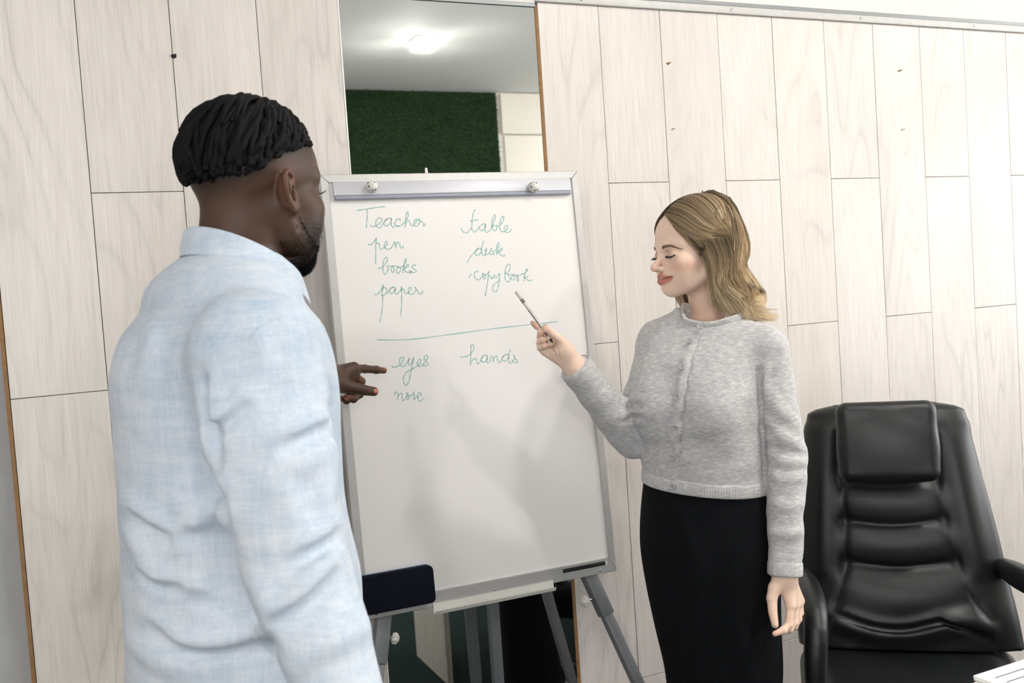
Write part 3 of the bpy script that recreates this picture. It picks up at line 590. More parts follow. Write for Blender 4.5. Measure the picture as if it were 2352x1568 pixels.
class Person:
    def __init__(s, name, px, py, z, face):
        """origin on the floor below pixel/depth point; face = horizontal forward direction"""
        p = at(px, py, z); f = np.array([*face, 0.0]); f /= np.linalg.norm(f); r = np.array([f[1], -f[0], 0.0])
        s.M = np.eye(4); s.M[:3, 0] = r; s.M[:3, 1] = f; s.M[:3, 2] = (0, 0, 1); s.M[:3, 3] = (p[0], p[1], 0); s.Mi = np.linalg.inv(s.M)
        s.root = empty(name, mat4=Matrix(s.M))
    def w(s, p): return s.Mi[:3, :3] @ np.asarray(p, float)+s.Mi[:3, 3]
    def px(s, x, y, z): return s.w(at(x, y, z))
    def head(s, px, py, z, fwd, pitch=0, roll=0):
        f = np.array([*fwd, 0.0]); f /= np.linalg.norm(f); f = s.Mi[:3, :3] @ f; r = np.array([f[1], -f[0], 0]); Rm = np.stack([r, f, np.array([0, 0, 1.0])], 1)
        Rm = Rm @ np.array(Matrix.Rotation(pitch, 3, 'X')) @ np.array(Matrix.Rotation(roll, 3, 'Y')); H = np.eye(4); H[:3, :3] = Rm; H[:3, 3] = s.px(px, py, z); s.H = H; s.Hi = np.linalg.inv(H); return H
    def hit(s, S, pix, z0, z1):
        pix = np.asarray(pix, float); O = s.w((0, 0, CAMZ)); Dn = np.array([s.Mi[:3, :3] @ ray(a, b) for a, b in pix]); return S.hits(O, Dn, z0, z1)
    def fold(s, S, pix, r, h, z0, z1, op='u', k=0.012, n=12, src=None):
        """a ridge ('u') or groove ('s') of the cloth following a pixel path over the surface"""
        q = smooth_path(np.asarray(pix, float), n); X, ok = s.hit(src or S, q, z0, z1); X = X[ok]
        if len(X) < 3: return
        N = (src or S).grad(X); t = np.linspace(0, np.pi, len(X)); hh = h*np.sin(t)**0.7
        c = X+N*((hh-r) if op == 'u' else (r-hh))[:, None]; S.chain(c, r, k, op)
# ------------------------------------------------------------------ woman
t = MT('skin_light'); cl = t.n('Attribute', attribute_name='col'); v = t.coord(); f = t.noise(v, 900, 2); g = t.noise(v, 60, 3)
t.set(t.mix(0.05, cl.outputs['Color'], t.ramp(g, [(.3, (.75, .5, .42)), (.7, (1, 1, 1))]), 'MULTIPLY'), 0.46, 0, 0.35); t.b.inputs['Subsurface Weight'].default_value = 0.12; t.b.inputs['Subsurface Radius'].default_value = (0.008, 0.003, 0.0015); t.bump(f, 0.06, 0.0006); M['skin_light'] = t.m
def knit(name, lo_, hi_, rib=False):
    t = MT(name); v = t.coord((1, 1, 3.4)); a = t.noise(v, 72, 6, 0.62); b = t.noise(t.coord((1, 1, 2.0)), 170, 3, 0.6); fuzz = t.noise(t.coord(), 1300, 2)
    c = t.ramp(a, [(0.33, s2l(lo_)), (0.52, s2l(tuple((x+y)/2 for x, y in zip(lo_, hi_)))), (0.66, s2l(hi_))]); c = t.mix(0.35, c, t.ramp(b, [(.35, (.72, .72, .72)), (.65, (1.0, 1.0, 1.0))]), 'MULTIPLY')
    t.set(c, 0.95, 0, 0.15); t.b.inputs['Sheen Weight'].default_value = 0.25; t.b.inputs['Sheen Roughness'].default_value = 0.6
    if rib:
        at_ = t.n('Attribute', attribute_name='rib'); wv = t.n('Math', operation='SINE'); t.l(at_.outputs['Fac'], wv.inputs[0]); t.bump(wv.outputs[0], 0.45, 0.0015)
    t.bump(fuzz, 0.35, 0.0015); t.bump(b, 0.25, 0.002); return t.m
M['knit'] = knit('heather_grey_knit', (174, 172, 174), (214, 211, 208)); M['knit_rib'] = knit('heather_grey_rib', (180, 178, 179), (218, 214, 211), True)
M['skirt'] = plain('black_knit_skirt', (13, 15, 18), 0.9, var=0.25, scale=500, spec=0.12, bump=0.2)
M['hair_blonde'] = None
t = MT('blonde_hair'); cl = t.n('Attribute', attribute_name='col'); t.set(cl.outputs['Color'], 0.44, 0, 0.4); M['hair_blonde'] = t.m
M['button'] = plain('grey_button', (178, 175, 174), 0.4, var=0.06, scale=300)
M['lash'] = plain('dark_lash', (22, 17, 15), 0.6); M['brow_w'] = plain('brown_brow', (138, 108, 84), 0.7)
M['nail'] = plain('beige_nail_polish', (196, 182, 158), 0.15, spec=0.6); M['eye_white'] = plain('eye_white', (225, 218, 212), 0.15)
M['iris'] = plain('iris', (70, 80, 84), 0.1)

WO = Person('person', 1622, 1110, 2.22, (-0.86, -0.51))
FZ = .81                                        # short lower face
H = WO.head(1597, 577, 2.22, (-.996, 0.09), math.radians(-3), math.radians(1))
P = WO.px
def front_y(S, x, z, y0=.14):
    X, ok = S.hits(S.tp((x, y0, z)), (S.R @ np.array([0, -1.0, 0]))[None], 0, .12, 300); return (S.R.T @ (X[0]-S.T))[1]
def on_face(S, pts, dy):
    out = []
    for x, z in pts:
        y = front_y(S, abs(x), z); out.append((x, y+dy, z))
    return out
UPL = [(-.0345, -.0605), (-.024, -.0590), (-.013, -.0570), (-.0045, -.0545), (0, -.0553), (.0045, -.0545), (.013, -.0570), (.024, -.0590), (.0345, -.0605)]
DNL = [(-.0320, -.0640), (-.024, -.0685), (-.012, -.0715), (0, -.0728), (.012, -.0715), (.024, -.0685), (.0320, -.0640)]
MOL = [(-.0365, -.0600), (-.026, -.0618), (-.013, -.0632), (0, -.0634), (.013, -.0632), (.026, -.0618), (.0365, -.0600)]
LIPS = {}
def head_female(S):
    k = .012; S.zs = FZ
    S.ell((0, -.014, .034), (.073, .092, .084), k); S.ell((0, .030, .036), (.062, .056, .056), .02); S.ell((0, .034, -.030), (.054, .050, .060), .02)
    for x in (-1, 1):
        S.chain([(x*.053, -.006, -.035), (x*.047, .012, -.066), (x*.030, .046, -.084), (0, .066, -.090)], [.014, .013, .014, .0165], .02)
        S.ell((x*.043, .050, -.026), (.021, .026, .020), .02); S.ell((x*.033, .058, -.050), (.021, .020, .022), .018)
    S.ell((0, .030, -.070), (.044, .046, .028), .02); S.ell((0, .063, -.060), (.032, .026, .026), .018); S.ell((0, .071, -.090), (.017, .0155, .0155), .012)
    for x in (-1, 1): S.ell((x*.033, .099, .000), (.021, .020, .0135), .018, 's')
    S.chain([(-.045, .058, .019), (-.02, .0785, .017), (0, .080, .012), (.02, .0785, .017), (.045, .058, .019)], [.009, .009, .007, .009, .009], .014)
    S.chain([(0, .0795, .010), (0, .090, -.010), (0, .1035, -.030)], [.0065, .0068, .0078], .010); S.ell((0, .1062, -.0320), (.0078, .0082, .0076), .006)
    for x in (-1, 1):
        S.ell((x*.0105, .0940, -.0365), (.0058, .0095, .0060), .005); S.ell((x*.0062, .1000, -.0420), (.0030, .0050, .0026), .002, 's')
        S.ell((x*.0325, .0705, -.001), (.0135, .0130, .0125), .004)                       # lids over the eye balls
        S.chain([(x*.018, .0795, -.0035), (x*.030, .0845, -.0085), (x*.043, .0775, -.0055)], [.0008, .0011, .0008], .0012, 's', 9)
        S.chain([(x*.019, .080, .0045), (x*.031, .0853, .0075), (x*.044, .0765, .0035)], [.0006, .0009, .0006], .002, 's', 9)
    S.chain([(0, .0925, -.047), (0, .0935, -.054)], [.0018, .0024], .006, 's')               # philtrum
    if 'up' not in LIPS: LIPS['up'], LIPS['dn'], LIPS['mo'] = on_face(S, UPL, -.0008), on_face(S, DNL, -.0010), on_face(S, MOL, .0030)
    S.chain(LIPS['up'], [.0016, .0036, .0047, .0051, .0048, .0051, .0047, .0036, .0016], .0035, 'u', 25)
    S.chain(LIPS['dn'], [.0018, .0048, .0066, .0072, .0066, .0048, .0018], .0035, 'u', 23)
    S.chain(LIPS['mo'], [.0009, .0014, .0016, .0017, .0016, .0014, .0009], .002, 's', 23)
    S.zs = 1.0
B = Sculpt(); B.F(H); head_female(B)
for x in (-1, 1):
    B.ell((x*.0715, -.010, -.008), (.006, .016, .028), .006, 'u', (x*-.25, 'Z'))
B.F()
nb = P(1612, 760, 2.235); hb = (H @ [0, -.022, -.06, 1])[:3]
neck0 = np.array([nb[0], nb[1]-.055, 1.335])
B.chain([hb, hb*.5+neck0*.5+np.array([0, -.002, 0]), neck0], [.048, .0455, .052], .02)
# torso, arms, legs of the body (mostly under the clothes)
Zs = 1.352
Rs, Re, Rw = P(1514, 782, 2.27), P(1455, 1004, 2.25), P(1322, 843, 2.16)
Ls, Le, Lw = P(1760, 800, 2.135), P(1806, 1050, 2.12), P(1803, 1318, 2.095)
SX = P(1651, 1500, 2.22)[0]
B.stack([(.80, SX*.6, -.01, .122, .085), (.92, SX*.3, -.01, .122, .085), (1.03, 0, 0, .118, .085), (1.15, 0, 0, .120, .088), (1.24, 0, .004, .126, .092), (1.32, 0, -.005, .112, .074), (1.35, 0, -.018, .075, .052), (1.38, 0, -.02, .045, .042)], .03)
B.chain([Rs, Re, Rw], [.040, .034, .024], .03); B.chain([Ls, Le, Lw], [.040, .034, .024], .03)
for x, dy in ((-.075, 0), (.075, .03)):
    B.chain([(x*.7+SX*.6, 0, .88), (x*.72+SX, .01+dy*.6, .48), (x*.75+SX, -.01+dy, .09)], [.075, .052, .034], .03); B.chain([(x*.75+SX, -.02+dy, .05), (x*.8+SX, .06+dy, .03), (x*.85+SX, .14+dy, .022)], [.032, .028, .018], .02)
# collar bones
for x in (-1, 1): B.chain([(nb[0]+x*.012, nb[1]-.012, 1.352), (nb[0]+x*.09, nb[1]-.05, 1.358)], [.005, .005], .012)
def hand(S, wrist, fore, fingers, thumb, rf=.0076, palm_r=.0125, thenar=None, k=.006):
    """fingers: list of 4 joint lists (MCP,PIP,DIP,TIP) ; thumb: (CMC,MCP,IP,TIP)"""
    wrist = np.asarray(wrist); S.chain([fore, wrist], [palm_r*1.9, palm_r*1.7], .02)
    for i, fg in enumerate(fingers):
        fg = [np.asarray(q) for q in fg]; sc = [1.0, 1.04, .98, .86][i]
        S.chain([wrist+(fg[0]-wrist)*.12, wrist+(fg[0]-wrist)*.55, fg[0]], [palm_r*1.05, palm_r*1.05, palm_r*.85], .014)
    for i, fg in enumerate(fingers):
        sc = [1.0, 1.04, .98, .86][i]; r = rf*sc; S.chain(fg, [r*1.12, r*1.03, r*.93, r*.74], .0028)
        for q in fg[1:3]: S.ell(q, (r*1.06,)*3, .003)
    th = [np.asarray(q) for q in thumb]; S.chain([wrist*.5+th[0]*.5, th[0], th[1]], [palm_r, palm_r*1.12, rf*1.35], .014); S.chain(th[1:], [rf*1.35, rf*1.2, rf*.92], .004)
    if thenar is not None: S.chain([wrist*.6+th[0]*.4, thenar], [palm_r*.8, palm_r*1.05], .014)
ZH = 2.145
def hp(x, y, dz): return P(x, y, ZH+dz)
rw = hp(1318, 838, .012)
rf_ = [[hp(1270, 773, .016), hp(1245, 758, .030), hp(1232, 748, .024), hp(1223.5, 742, .018)],
       [hp(1262, 784, .014), hp(1241, 773, .008), hp(1242, 763, -.010), hp(1251, 757, -.017)],
       [hp(1256, 795, .013), hp(1239, 787, .006), hp(1247, 781, -.012), hp(1258, 778, -.017)],
       [hp(1251, 806, .012), hp(1240, 799, .006), hp(1251, 794, -.010), hp(1265, 791, -.013)]]
rt_ = [hp(1309, 808, -.006), hp(1289, 781, -.014), hp(1268, 765, -.020), hp(1252, 751, -.012)]
hand(B, rw, Rw*.35+Re*.65, rf_, rt_, .0071, .0122, hp(1287, 805, -.006))
for cr in ([(1262, 800), (1272, 808), (1278, 822)], [(1272, 790), (1280, 800), (1284, 818), (1292, 830)], [(1257, 806), (1262, 816)]):
    WO.fold(B, cr, .0018, .0020, 1.9, 2.5, 's', .003, 10)
lw = P(1803, 1325, 2.095)
ZL = 2.085
def lp(x, y, dz): return P(x, y, ZL+dz)
lf_ = [[lp(1816, 1391, -.004), lp(1812, 1434, -.012), lp(1799, 1447, -.020), lp(1780, 1455, -.026)],
       [lp(1826, 1389, .014), lp(1824, 1430, .006), lp(1812, 1445, .000), lp(1796, 1450, -.004)],
       [lp(1833, 1385, .032), lp(1833, 1421, .026), lp(1824, 1438, .020), lp(1809, 1443, .016)],
       [lp(1837, 1379, .048), lp(1838, 1407, .044), lp(1832, 1421, .040), lp(1820, 1428, .036)]]
lt2 = [lp(1779, 1350, .000), lp(1773, 1373, -.004), lp(1775, 1405, -.012), lp(1780, 1434, -.020)]
hand(B, lw, Lw*.6+Le*.4, lf_, lt2, .0080, .0125)
big = 9.0
def hand_box(pts, axis, sign, cutv):
    a = np.array(pts); lo = a.min(0)-.05; hi = a.max(0)+.05
    if sign > 0: lo[axis] = cutv
    else: hi[axis] = cutv
    return lo, hi
def tight(b, axis, hi=None, lo=None):
    l, h = b
    if hi is not None: h[axis] = hi
    if lo is not None: l[axis] = lo
    return l, h
bR = hand_box([rw]+sum(rf_, [])+rt_, 2, +1, rw[2]-.012); bL = hand_box([lw]+sum(lf_, [])+lt2, 2, -1, lw[2]+.010)
bL = tight(bL, 0, hi=max(q[0] for q in [lw]+sum(lf_, [])+lt2)+.024)
bH = (np.array([-.22, -.25, 1.325]), np.array([.22, .155, 2.0]))
def join_regions(name, S, parts, coarse, m, root, colf):
    """one continuous mesh: fine regions bridged to the coarse rest across their cut loops"""
    vs, fs = S.mesh(coarse, None, [b for b, _ in parts]); allv, allf, reg = [vs], [fs], [np.zeros(len(vs), int)]; off = len(vs)
    for i, (b, h) in enumerate(parts):
        v, f = S.mesh(h, b); allv.append(v); allf.append(f+off); reg.append(np.full(len(v), i+1)); off += len(v)
    v = np.concatenate(allv); me = raw_mesh(name, v, np.concatenate(allf)); rg = np.concatenate(reg)
    bm = bmesh.new(); bm.from_mesh(me); bm.verts.ensure_lookup_table(); be = [e for e in bm.edges if e.is_boundary]
    for i in range(len(parts)):
        fine = [e for e in be if rg[e.verts[0].index] == i+1]
        if not fine: continue
        c = np.array([e.verts[0].co for e in fine]); lo, hi = c.min(0)-.02, c.max(0)+.02
        cs = [e for e in be if rg[e.verts[0].index] == 0 and all(lo[j] < e.verts[0].co[j] < hi[j] for j in range(3))]
        try: bmesh.ops.bridge_loops(bm, edges=fine+cs)
        except Exception as ex: print('bridge', name, i, ex)
    bmesh.ops.recalc_face_normals(bm, faces=bm.faces[:]); bm.to_mesh(me); bm.free()
    co = np.empty(len(me.vertices)*3, np.float32); me.vertices.foreach_get('co', co); co = co.reshape(-1, 3); me.materials.append(m)
    a_ = me.attributes.new('col', 'FLOAT_COLOR', 'POINT'); c4 = np.ones((len(co), 4), np.float32); c4[:, :3] = colf(co); a_.data.foreach_set('color', c4.ravel())
    return link(name, me, None, root)
def hloc(co, Hi): return co @ Hi[:3, :3].T+Hi[:3, 3]
def blob(q, c, r): return np.exp(-(((q-np.array(c))/np.array(r))**2).sum(1))
def path_d(q, pts):
    d = np.full(len(q), 9.0); p = np.array(pts)
    for a, b in zip(p[:-1], p[1:]):
        ab = b-a; t_ = np.clip(((q-a)@ab)/(ab@ab), 0, 1); d = np.minimum(d, np.linalg.norm(q-a-t_[:, None]*ab, axis=1))
    return d
def skin_w(co):
    base = np.array(s2l((238, 207, 186))); c = np.tile(base, (len(co), 1)); q = hloc(co, WO.Hi); q[:, 2] = np.where(q[:, 2] < 0, q[:, 2]/FZ, q[:, 2])
    def mix(c, col, a): return c*(1-a[:, None])+np.array(s2l(col))*a[:, None]
    for x in (-1, 1):
        c = mix(c, (206, 138, 104), .62*blob(q, (x*.047, .060, -.036), (.020, .03, .016))); c = mix(c, (190, 136, 116), .5*blob(q, (x*.0325, .083, .006), (.017, .02, .007)))
    c = mix(c, (222, 160, 142), .35*blob(q, (0, .105, -.033), (.014, .014, .012)))
    up, dn, mo = LIPS['up'], [(x, y+.002, z) for x, y, z in LIPS['dn']], LIPS['mo']
    tap = np.clip(1.0-np.abs(q[:, 0])/.039, 0, 1)**.5
    a = np.maximum(1/(1+np.exp((path_d(q, up)-.0070*tap)/.0006)), 1/(1+np.exp((path_d(q, dn)-.0086*tap)/.0006)))
    c = mix(c, (190, 106, 88), .9*np.clip(a, 0, 1)*(np.abs(q[:, 0]) < .039))
    c = mix(c, (96, 44, 38), .8/(1+np.exp((path_d(q, mo)-.0024)/.0004)))
    for pts in (rf_, lf_):
        for fg in pts: c = mix(c, (214, 140, 120), .45*np.exp(-(np.linalg.norm(co-np.array(fg[3]), axis=1)/.013)**2))
    return c
bodyw = join_regions('body', B, [(bH, .0015), (bR, .0013), (bL, .0015)], .006, M['skin_light'], WO.root, skin_w)
# eyes, lashes, brows
def hw(p):
    p = np.array(p, float)
    if p[2] < 0: p[2] *= FZ
    return WO.H[:3, :3] @ p+WO.H[:3, 3]
for x in (-1, 1):
    bm = bmesh.new(); bmesh.ops.create_uvsphere(bm, u_segments=20, v_segments=14, radius=.0118, matrix=Matrix.Translation(hw((x*.0325, .0712, -.0022)))); e_ = bm_obj('eye', bm, M['eye_white'], WO.root, True)
    bm = bmesh.new(); c_ = np.array((x*.0325, .0712, -.0022)); d_ = np.array((0, .88, -.47)); bmesh.ops.create_uvsphere(bm, u_segments=14, v_segments=10, radius=.0058, matrix=Matrix.Translation(hw(c_+d_*.0068))); bm_obj('iris', bm, M['iris'], e_, True)
    paths, rr = [], np.random.RandomState(4)
    top = smooth_path([(x*.0175, .0800, -.0030), (x*.024, .0842, -.0062), (x*.0325, .0858, -.0085), (x*.041, .0815, -.0078), (x*.0468, .0755, -.0040)], 60)
    for i in range(60):
        a = top[i]; out = np.array([x*(.15+.55*i/60), .8, -.45+.30*(i/60)**2]); out += rr.normal(0, .12, 3); L_ = .0042+.0034*np.sin(np.pi*(.15+.8*i/60)); t_ = np.linspace(0, 1, 5)[:, None]
        paths.append(a+out*L_*t_+np.array([0, 0, .0026])*t_**2)
    v_, f_q, _ = tubes(np.array([[hw(q) for q in p_] for p_ in paths]), np.linspace(.00045, .00012, 5)); v2, f2, _ = tubes(np.array([[hw(q) for q in smooth_path(top, 24)]]), .0019*np.sin(np.linspace(.35, 2.9, 24)), 6)
    link('eyelashes', raw_mesh('eyelashes', np.r_[v_, v2], np.r_[f_q, f2+len(v_)]), M['lash'], WO.root)
    bw = smooth_path([(x*.0145, .0875, .0155), (x*.024, .0865, .0168), (x*.036, .0785, .0168), (x*.0490, .0625, .0088)], 90); paths = []
    for i in range(90):
        for j in range(5):
            wd = .0026*(1-.75*(i/90)**1.5); a = bw[i]+np.array([0, .0, rr.uniform(-1, 1)*wd]); dr = bw[min(i+8, 89)]-bw[max(i-8, 0)]; dr /= np.linalg.norm(dr); t_ = np.linspace(0, 1, 4)[:, None]
            paths.append(a+(dr*.006+np.array([0, 0, .0012]))*t_)
    pp = np.array(paths); X = (pp.reshape(-1, 3)@WO.H[:3, :3].T)+WO.H[:3, 3]; 
    for _ in range(3): X = X-B.grad(X)*(B.at(X)-.0004)[:, None]
    v_, f_q, _ = tubes(X.reshape(pp.shape), np.full(4, .00028)); link('eyebrow', raw_mesh('eyebrow', v_, f_q), M['brow_w'], WO.root)
# finger nails
def nail(S, fg, up, m, root, wdt=.0040, ln=.0085, mat=None):
    tip, dip = np.asarray(fg[-1]), np.asarray(fg[-2]); d = tip-dip; d /= np.linalg.norm(d); u = np.asarray(up, float); u = u-d*(u@d); u /= np.linalg.norm(u); s_ = np.cross(d, u)
    n = 9; uu, vv = np.meshgrid(np.linspace(-1, 1, n), np.linspace(-1, 1, n)); rr_ = np.maximum(np.abs(uu), np.abs(vv)); ang = np.arctan2(vv, uu); X = tip+d*.001+ (np.cos(ang)*rr_)[..., None]*s_*wdt+(np.sin(ang)*rr_)[..., None]*d*ln*.62+u*.009
    X = X.reshape(-1, 3)
    for _ in range(6): X = X-u*(S.at(X)-.0003)[:, None]*.9
    rim = rr_.reshape(-1) > .99; X = X+u*np.where(rim, -.0003, .0004)[:, None]
    i = np.arange(n*n).reshape(n, n); F_ = np.stack([i[:-1, :-1], i[:-1, 1:], i[1:, 1:], i[1:, :-1]], -1).reshape(-1, 4); link('nail', raw_mesh('nail', X, F_), m, root)
camd = lambda p: (lambda v: v/np.linalg.norm(v))(WO.w((0, 0, CAMZ))-np.asarray(p))
upw = WO.Mi[:3, :3] @ UP; rgw = WO.Mi[:3, :3] @ RI
nail(B, rf_[0], -rgw*.6+upw*.5+camd(rf_[0][3])*.3, M['nail'], WO.root)
for i in (1, 2, 3): nail(B, rf_[i], camd(rf_[i][3])*.75+upw*.75, M['nail'], WO.root)
nail(B, rt_, upw*.95+rgw*.3+camd(rt_[3])*.25, M['nail'], WO.root, .0055)
nail(B, lt2, -rgw*.75+camd(lt2[3])*.6, M['nail'], WO.root, .0055)
# cardigan
K = Sculpt()
K.stack([(.985, 0, -.002, .141, .105), (1.012, 0, .000, .142, .106), (1.06, 0, .003, .143, .108), (1.12, 0, .006, .144, .112), (1.20, .0, .010, .146, .118), (1.26, .0, .008, .146, .114), (1.32, .0, -.004, .140, .094), (1.36, 0, -.016, .118, .074), (1.392, 0, -.022, .088, .060), (1.41, 0, -.022, .05, .045)], .02, p=2.15)
for x in (-1, 1): K.ell((x*.062, .085, 1.205), (.060, .050, .062), .04)
hn = np.array([-.085, 0, 1.0]); hn /= np.linalg.norm(hn); hp0 = np.array([-.02, .003, 1.017]); K.cut(hp0, -hn, .002); KT = Sculpt(); KT.P = list(K.P)
for a, b, c in ((Rs, Re, Rw), (Ls, Le, Lw)):
    K.chain([np.array([a[0]*.5, a[1]*.6-.01, a[2]+.012]), a], [.050, .049], .035)
uR = (Rw-Re)/np.linalg.norm(Rw-Re); uL = (Lw-Le)/np.linalg.norm(Lw-Le)
K.chain([Rs, Rs*.5+Re*.5, Re, Re+uR*.06, Re+uR*.14, Rw+uR*.03], [.046, .047, .047, .046, .041, .033], .006)
K.chain([Ls, Ls*.5+Le*.5, Le, Le*.5+Lw*.5, Lw+uL*.03], [.045, .046, .043, .039, .033], .006)
cR, cL = Rw+uR*.004, Lw+uL*.004
K.cut_near(cR, uR, .085, .003); K.cut_near(cL, uL, .085, .003)
nrm_ = np.array([nb[0], nb[1]-.055, 1.36]); 
Xf, _ = WO.hit(K, [(1612, 745)], 1.85, 2.6); na = np.array([-.06, .42, 1.0]); na /= np.linalg.norm(na); nf = np.cross(na, [1, 0, 0]); nf *= np.sign(nf[1])
nc = Xf[0]-nf*.066; print('neck', Xf, nc)
K.chain([nc-na*.10, nc+na*.10], [.064, .068], .010, 's')
K0 = Sculpt(); K0.P = list(K.P)
Z0, Z1 = 1.85, 2.6
fo = lambda pix, r, h, op='u', k=.012: WO.fold(K, pix, r, h, Z0, Z1, op, k, src=K0)
# button placket: wavy ridge and the groove beside it
BT = [(1611, 756), (1586, 786), (1570, 845), (1559, 911), (1554, 979), (1548, 1047), (1548, 1114)]
pl_ = smooth_path(np.array([(1625, 752), (1604, 780), (1588, 830), (1577, 880), (1570, 930), (1566, 980), (1563, 1030), (1558, 1080), (1555, 1134)], float), 40)
pl_[:, 0] += 2.0*np.sin(np.arange(40)*1.35)
def fine(pix, r, h, op, k, n): WO.fold(K, pix, r, h, Z0, Z1, op, k, n, src=K0)
fine(pl_-[13, 0], .0115, .0048, 'u', .005, 44); fine(pl_, .0024, .0046, 's', .0012, 60)
# sleeve folds
for pix, r, h in [([(1436, 925), (1452, 918), (1472, 918)], .010, .003), ([(1430, 950), (1450, 944), (1474, 945)], .009, .003), ([(1436, 985), (1455, 972), (1476, 972)], .009, .0025),
                  ([(1765, 800), (1752, 850), (1756, 910)], .010, .006), ([(1750, 880), (1790, 940), (1845, 980)], .012, .004), ([(1756, 960), (1800, 1005), (1850, 1030)], .010, .0045), ([(1760, 1040), (1805, 1060), (1850, 1062)], .010, .004), ([(1765, 1085), (1800, 1100), (1848, 1095)], .009, .0035), ([(1768, 1150), (1805, 1162), (1842, 1155)], .010, .003), ([(1770, 1220), (1805, 1228), (1840, 1222)], .010, .003)]: fo(pix, r, h)
for pix, r, h in [([(1432, 938), (1452, 932), (1474, 933)], .005, .002), ([(1433, 967), (1455, 958), (1476, 958)], .005, .002), ([(1745, 850), (1748, 920), (1752, 1000), (1758, 1070), (1764, 1135)], .006, .007), ([(1445, 1005), (1462, 1020), (1472, 1036)], .004, .004), ([(1752, 1020), (1800, 1036), (1848, 1046)], .006, .003)]: fo(pix, r, h, 's', .008)
vK, fK = K.mesh(.0028); 
def wob(S, v, amp, sc, seed):
    r = np.random.RandomState(seed); n = S.grad(v); d = np.zeros(len(v))
    for i in range(7):
        kx = r.normal(0, 1, 3)*np.array([1, 1, 1.4])*sc; d += np.sin(v@kx+r.uniform(0, 6.3))/7
    return v+n*(d*amp)[:, None]
vK = wob(K, vK, .0045, 42, 2); card = link('cardigan', raw_mesh('cardigan', vK, fK), M['knit'], WO.root); card['label'] = 'light heather grey knitted cardigan'
# ribbed bands: neckband, cuffs, hem
def band(name, ring, r_in, sq, parent, nrib, m):
    """ring (n,3) closed ; tube of flattened section following the ring"""
    n = len(ring); T = np.roll(ring, -1, 0)-np.roll(ring, 1, 0); T /= np.linalg.norm(T, axis=1)[:, None]; c = ring.mean(0); ax = sq/np.linalg.norm(sq)
    out = np.cross(T, ax); out *= np.sign((out*(ring-c)).sum(1))[:, None]; out /= np.linalg.norm(out, axis=1)[:, None]; th = np.linspace(0, 2*np.pi, 12, endpoint=False)
    hgt, thk = r_in; sa, ca = np.sin(th), np.cos(th); sa = np.sign(sa)*np.abs(sa)**.6; ca = np.sign(ca)*np.abs(ca)**.8
    rib = 1+.16*np.sign(np.sin(np.arange(n)/n*2*np.pi*nrib))
    V = ring[:, None]+ax*(sa*hgt)[None, :, None]+out[:, None]*(ca[None, :]*thk*rib[:, None])[..., None]
    i = np.arange(n*12).reshape(n, 12); j = np.roll(i, -1, 0); F_ = np.stack([i, j, np.roll(j, -1, 1), np.roll(i, -1, 1)], -1).reshape(-1, 4)
    me = raw_mesh(name, V.reshape(-1, 3), F_); return link(name, me, m, parent)
def ring_on(S, c, ax, n, r0=.12, off=0.0, r1=0.0):
    """outline of the sculpt around centre c in the plane normal to ax, from outside in"""
    ax = np.asarray(ax, float)/np.linalg.norm(ax); u = np.cross(ax, [0.3, 1, 0.1]); u /= np.linalg.norm(u); v = np.cross(ax, u); th = np.linspace(0, 2*np.pi, n, endpoint=False); D_ = np.cos(th)[:, None]*u+np.sin(th)[:, None]*v
    X, ok = S.hits(c+D_*r0, -D_, 0.0, r0-r1, 200); rr_ = np.linalg.norm(X-c, axis=1)
    if ok.sum() < n*.6: return None
    rr_ = np.interp(th, th[ok], rr_[ok], period=2*np.pi); k_ = np.ones(9)/9; rr_ = np.convolve(np.r_[rr_[-4:], rr_, rr_[:4]], k_, 'valid'); return c+D_*(rr_+off)[:, None]
nring = nc[None]+na*.004+np.stack([np.cos(a)*np.array([1, 0, 0])*.0735+np.sin(a)*nf*.0715 for a in np.linspace(0, 2*np.pi, 240, endpoint=False)])
X_ = nring.copy()
for _ in range(4): X_ = X_-K0.grad(X_)*(K0.at(X_))[:, None]*.8
band('neckband', X_+na*.0015, (.0105, .0042), na, card, 75, M['knit_rib'])
for c_, u_, nr in ((Rw-uR*.012, uR, 46), (Lw-uL*.012, uL, 46)):
    rg = ring_on(K0, c_, u_, 184, .07)
    if rg is not None: band('cuff', rg, (.0145, .0018), u_, card, nr, M['knit_rib'])
rg = ring_on(KT, hp0+hn*.0145, hn, 480, .24)
if rg is not None: band('hem_band', rg, (.0150, .0034), hn, card, 120, M['knit_rib'])
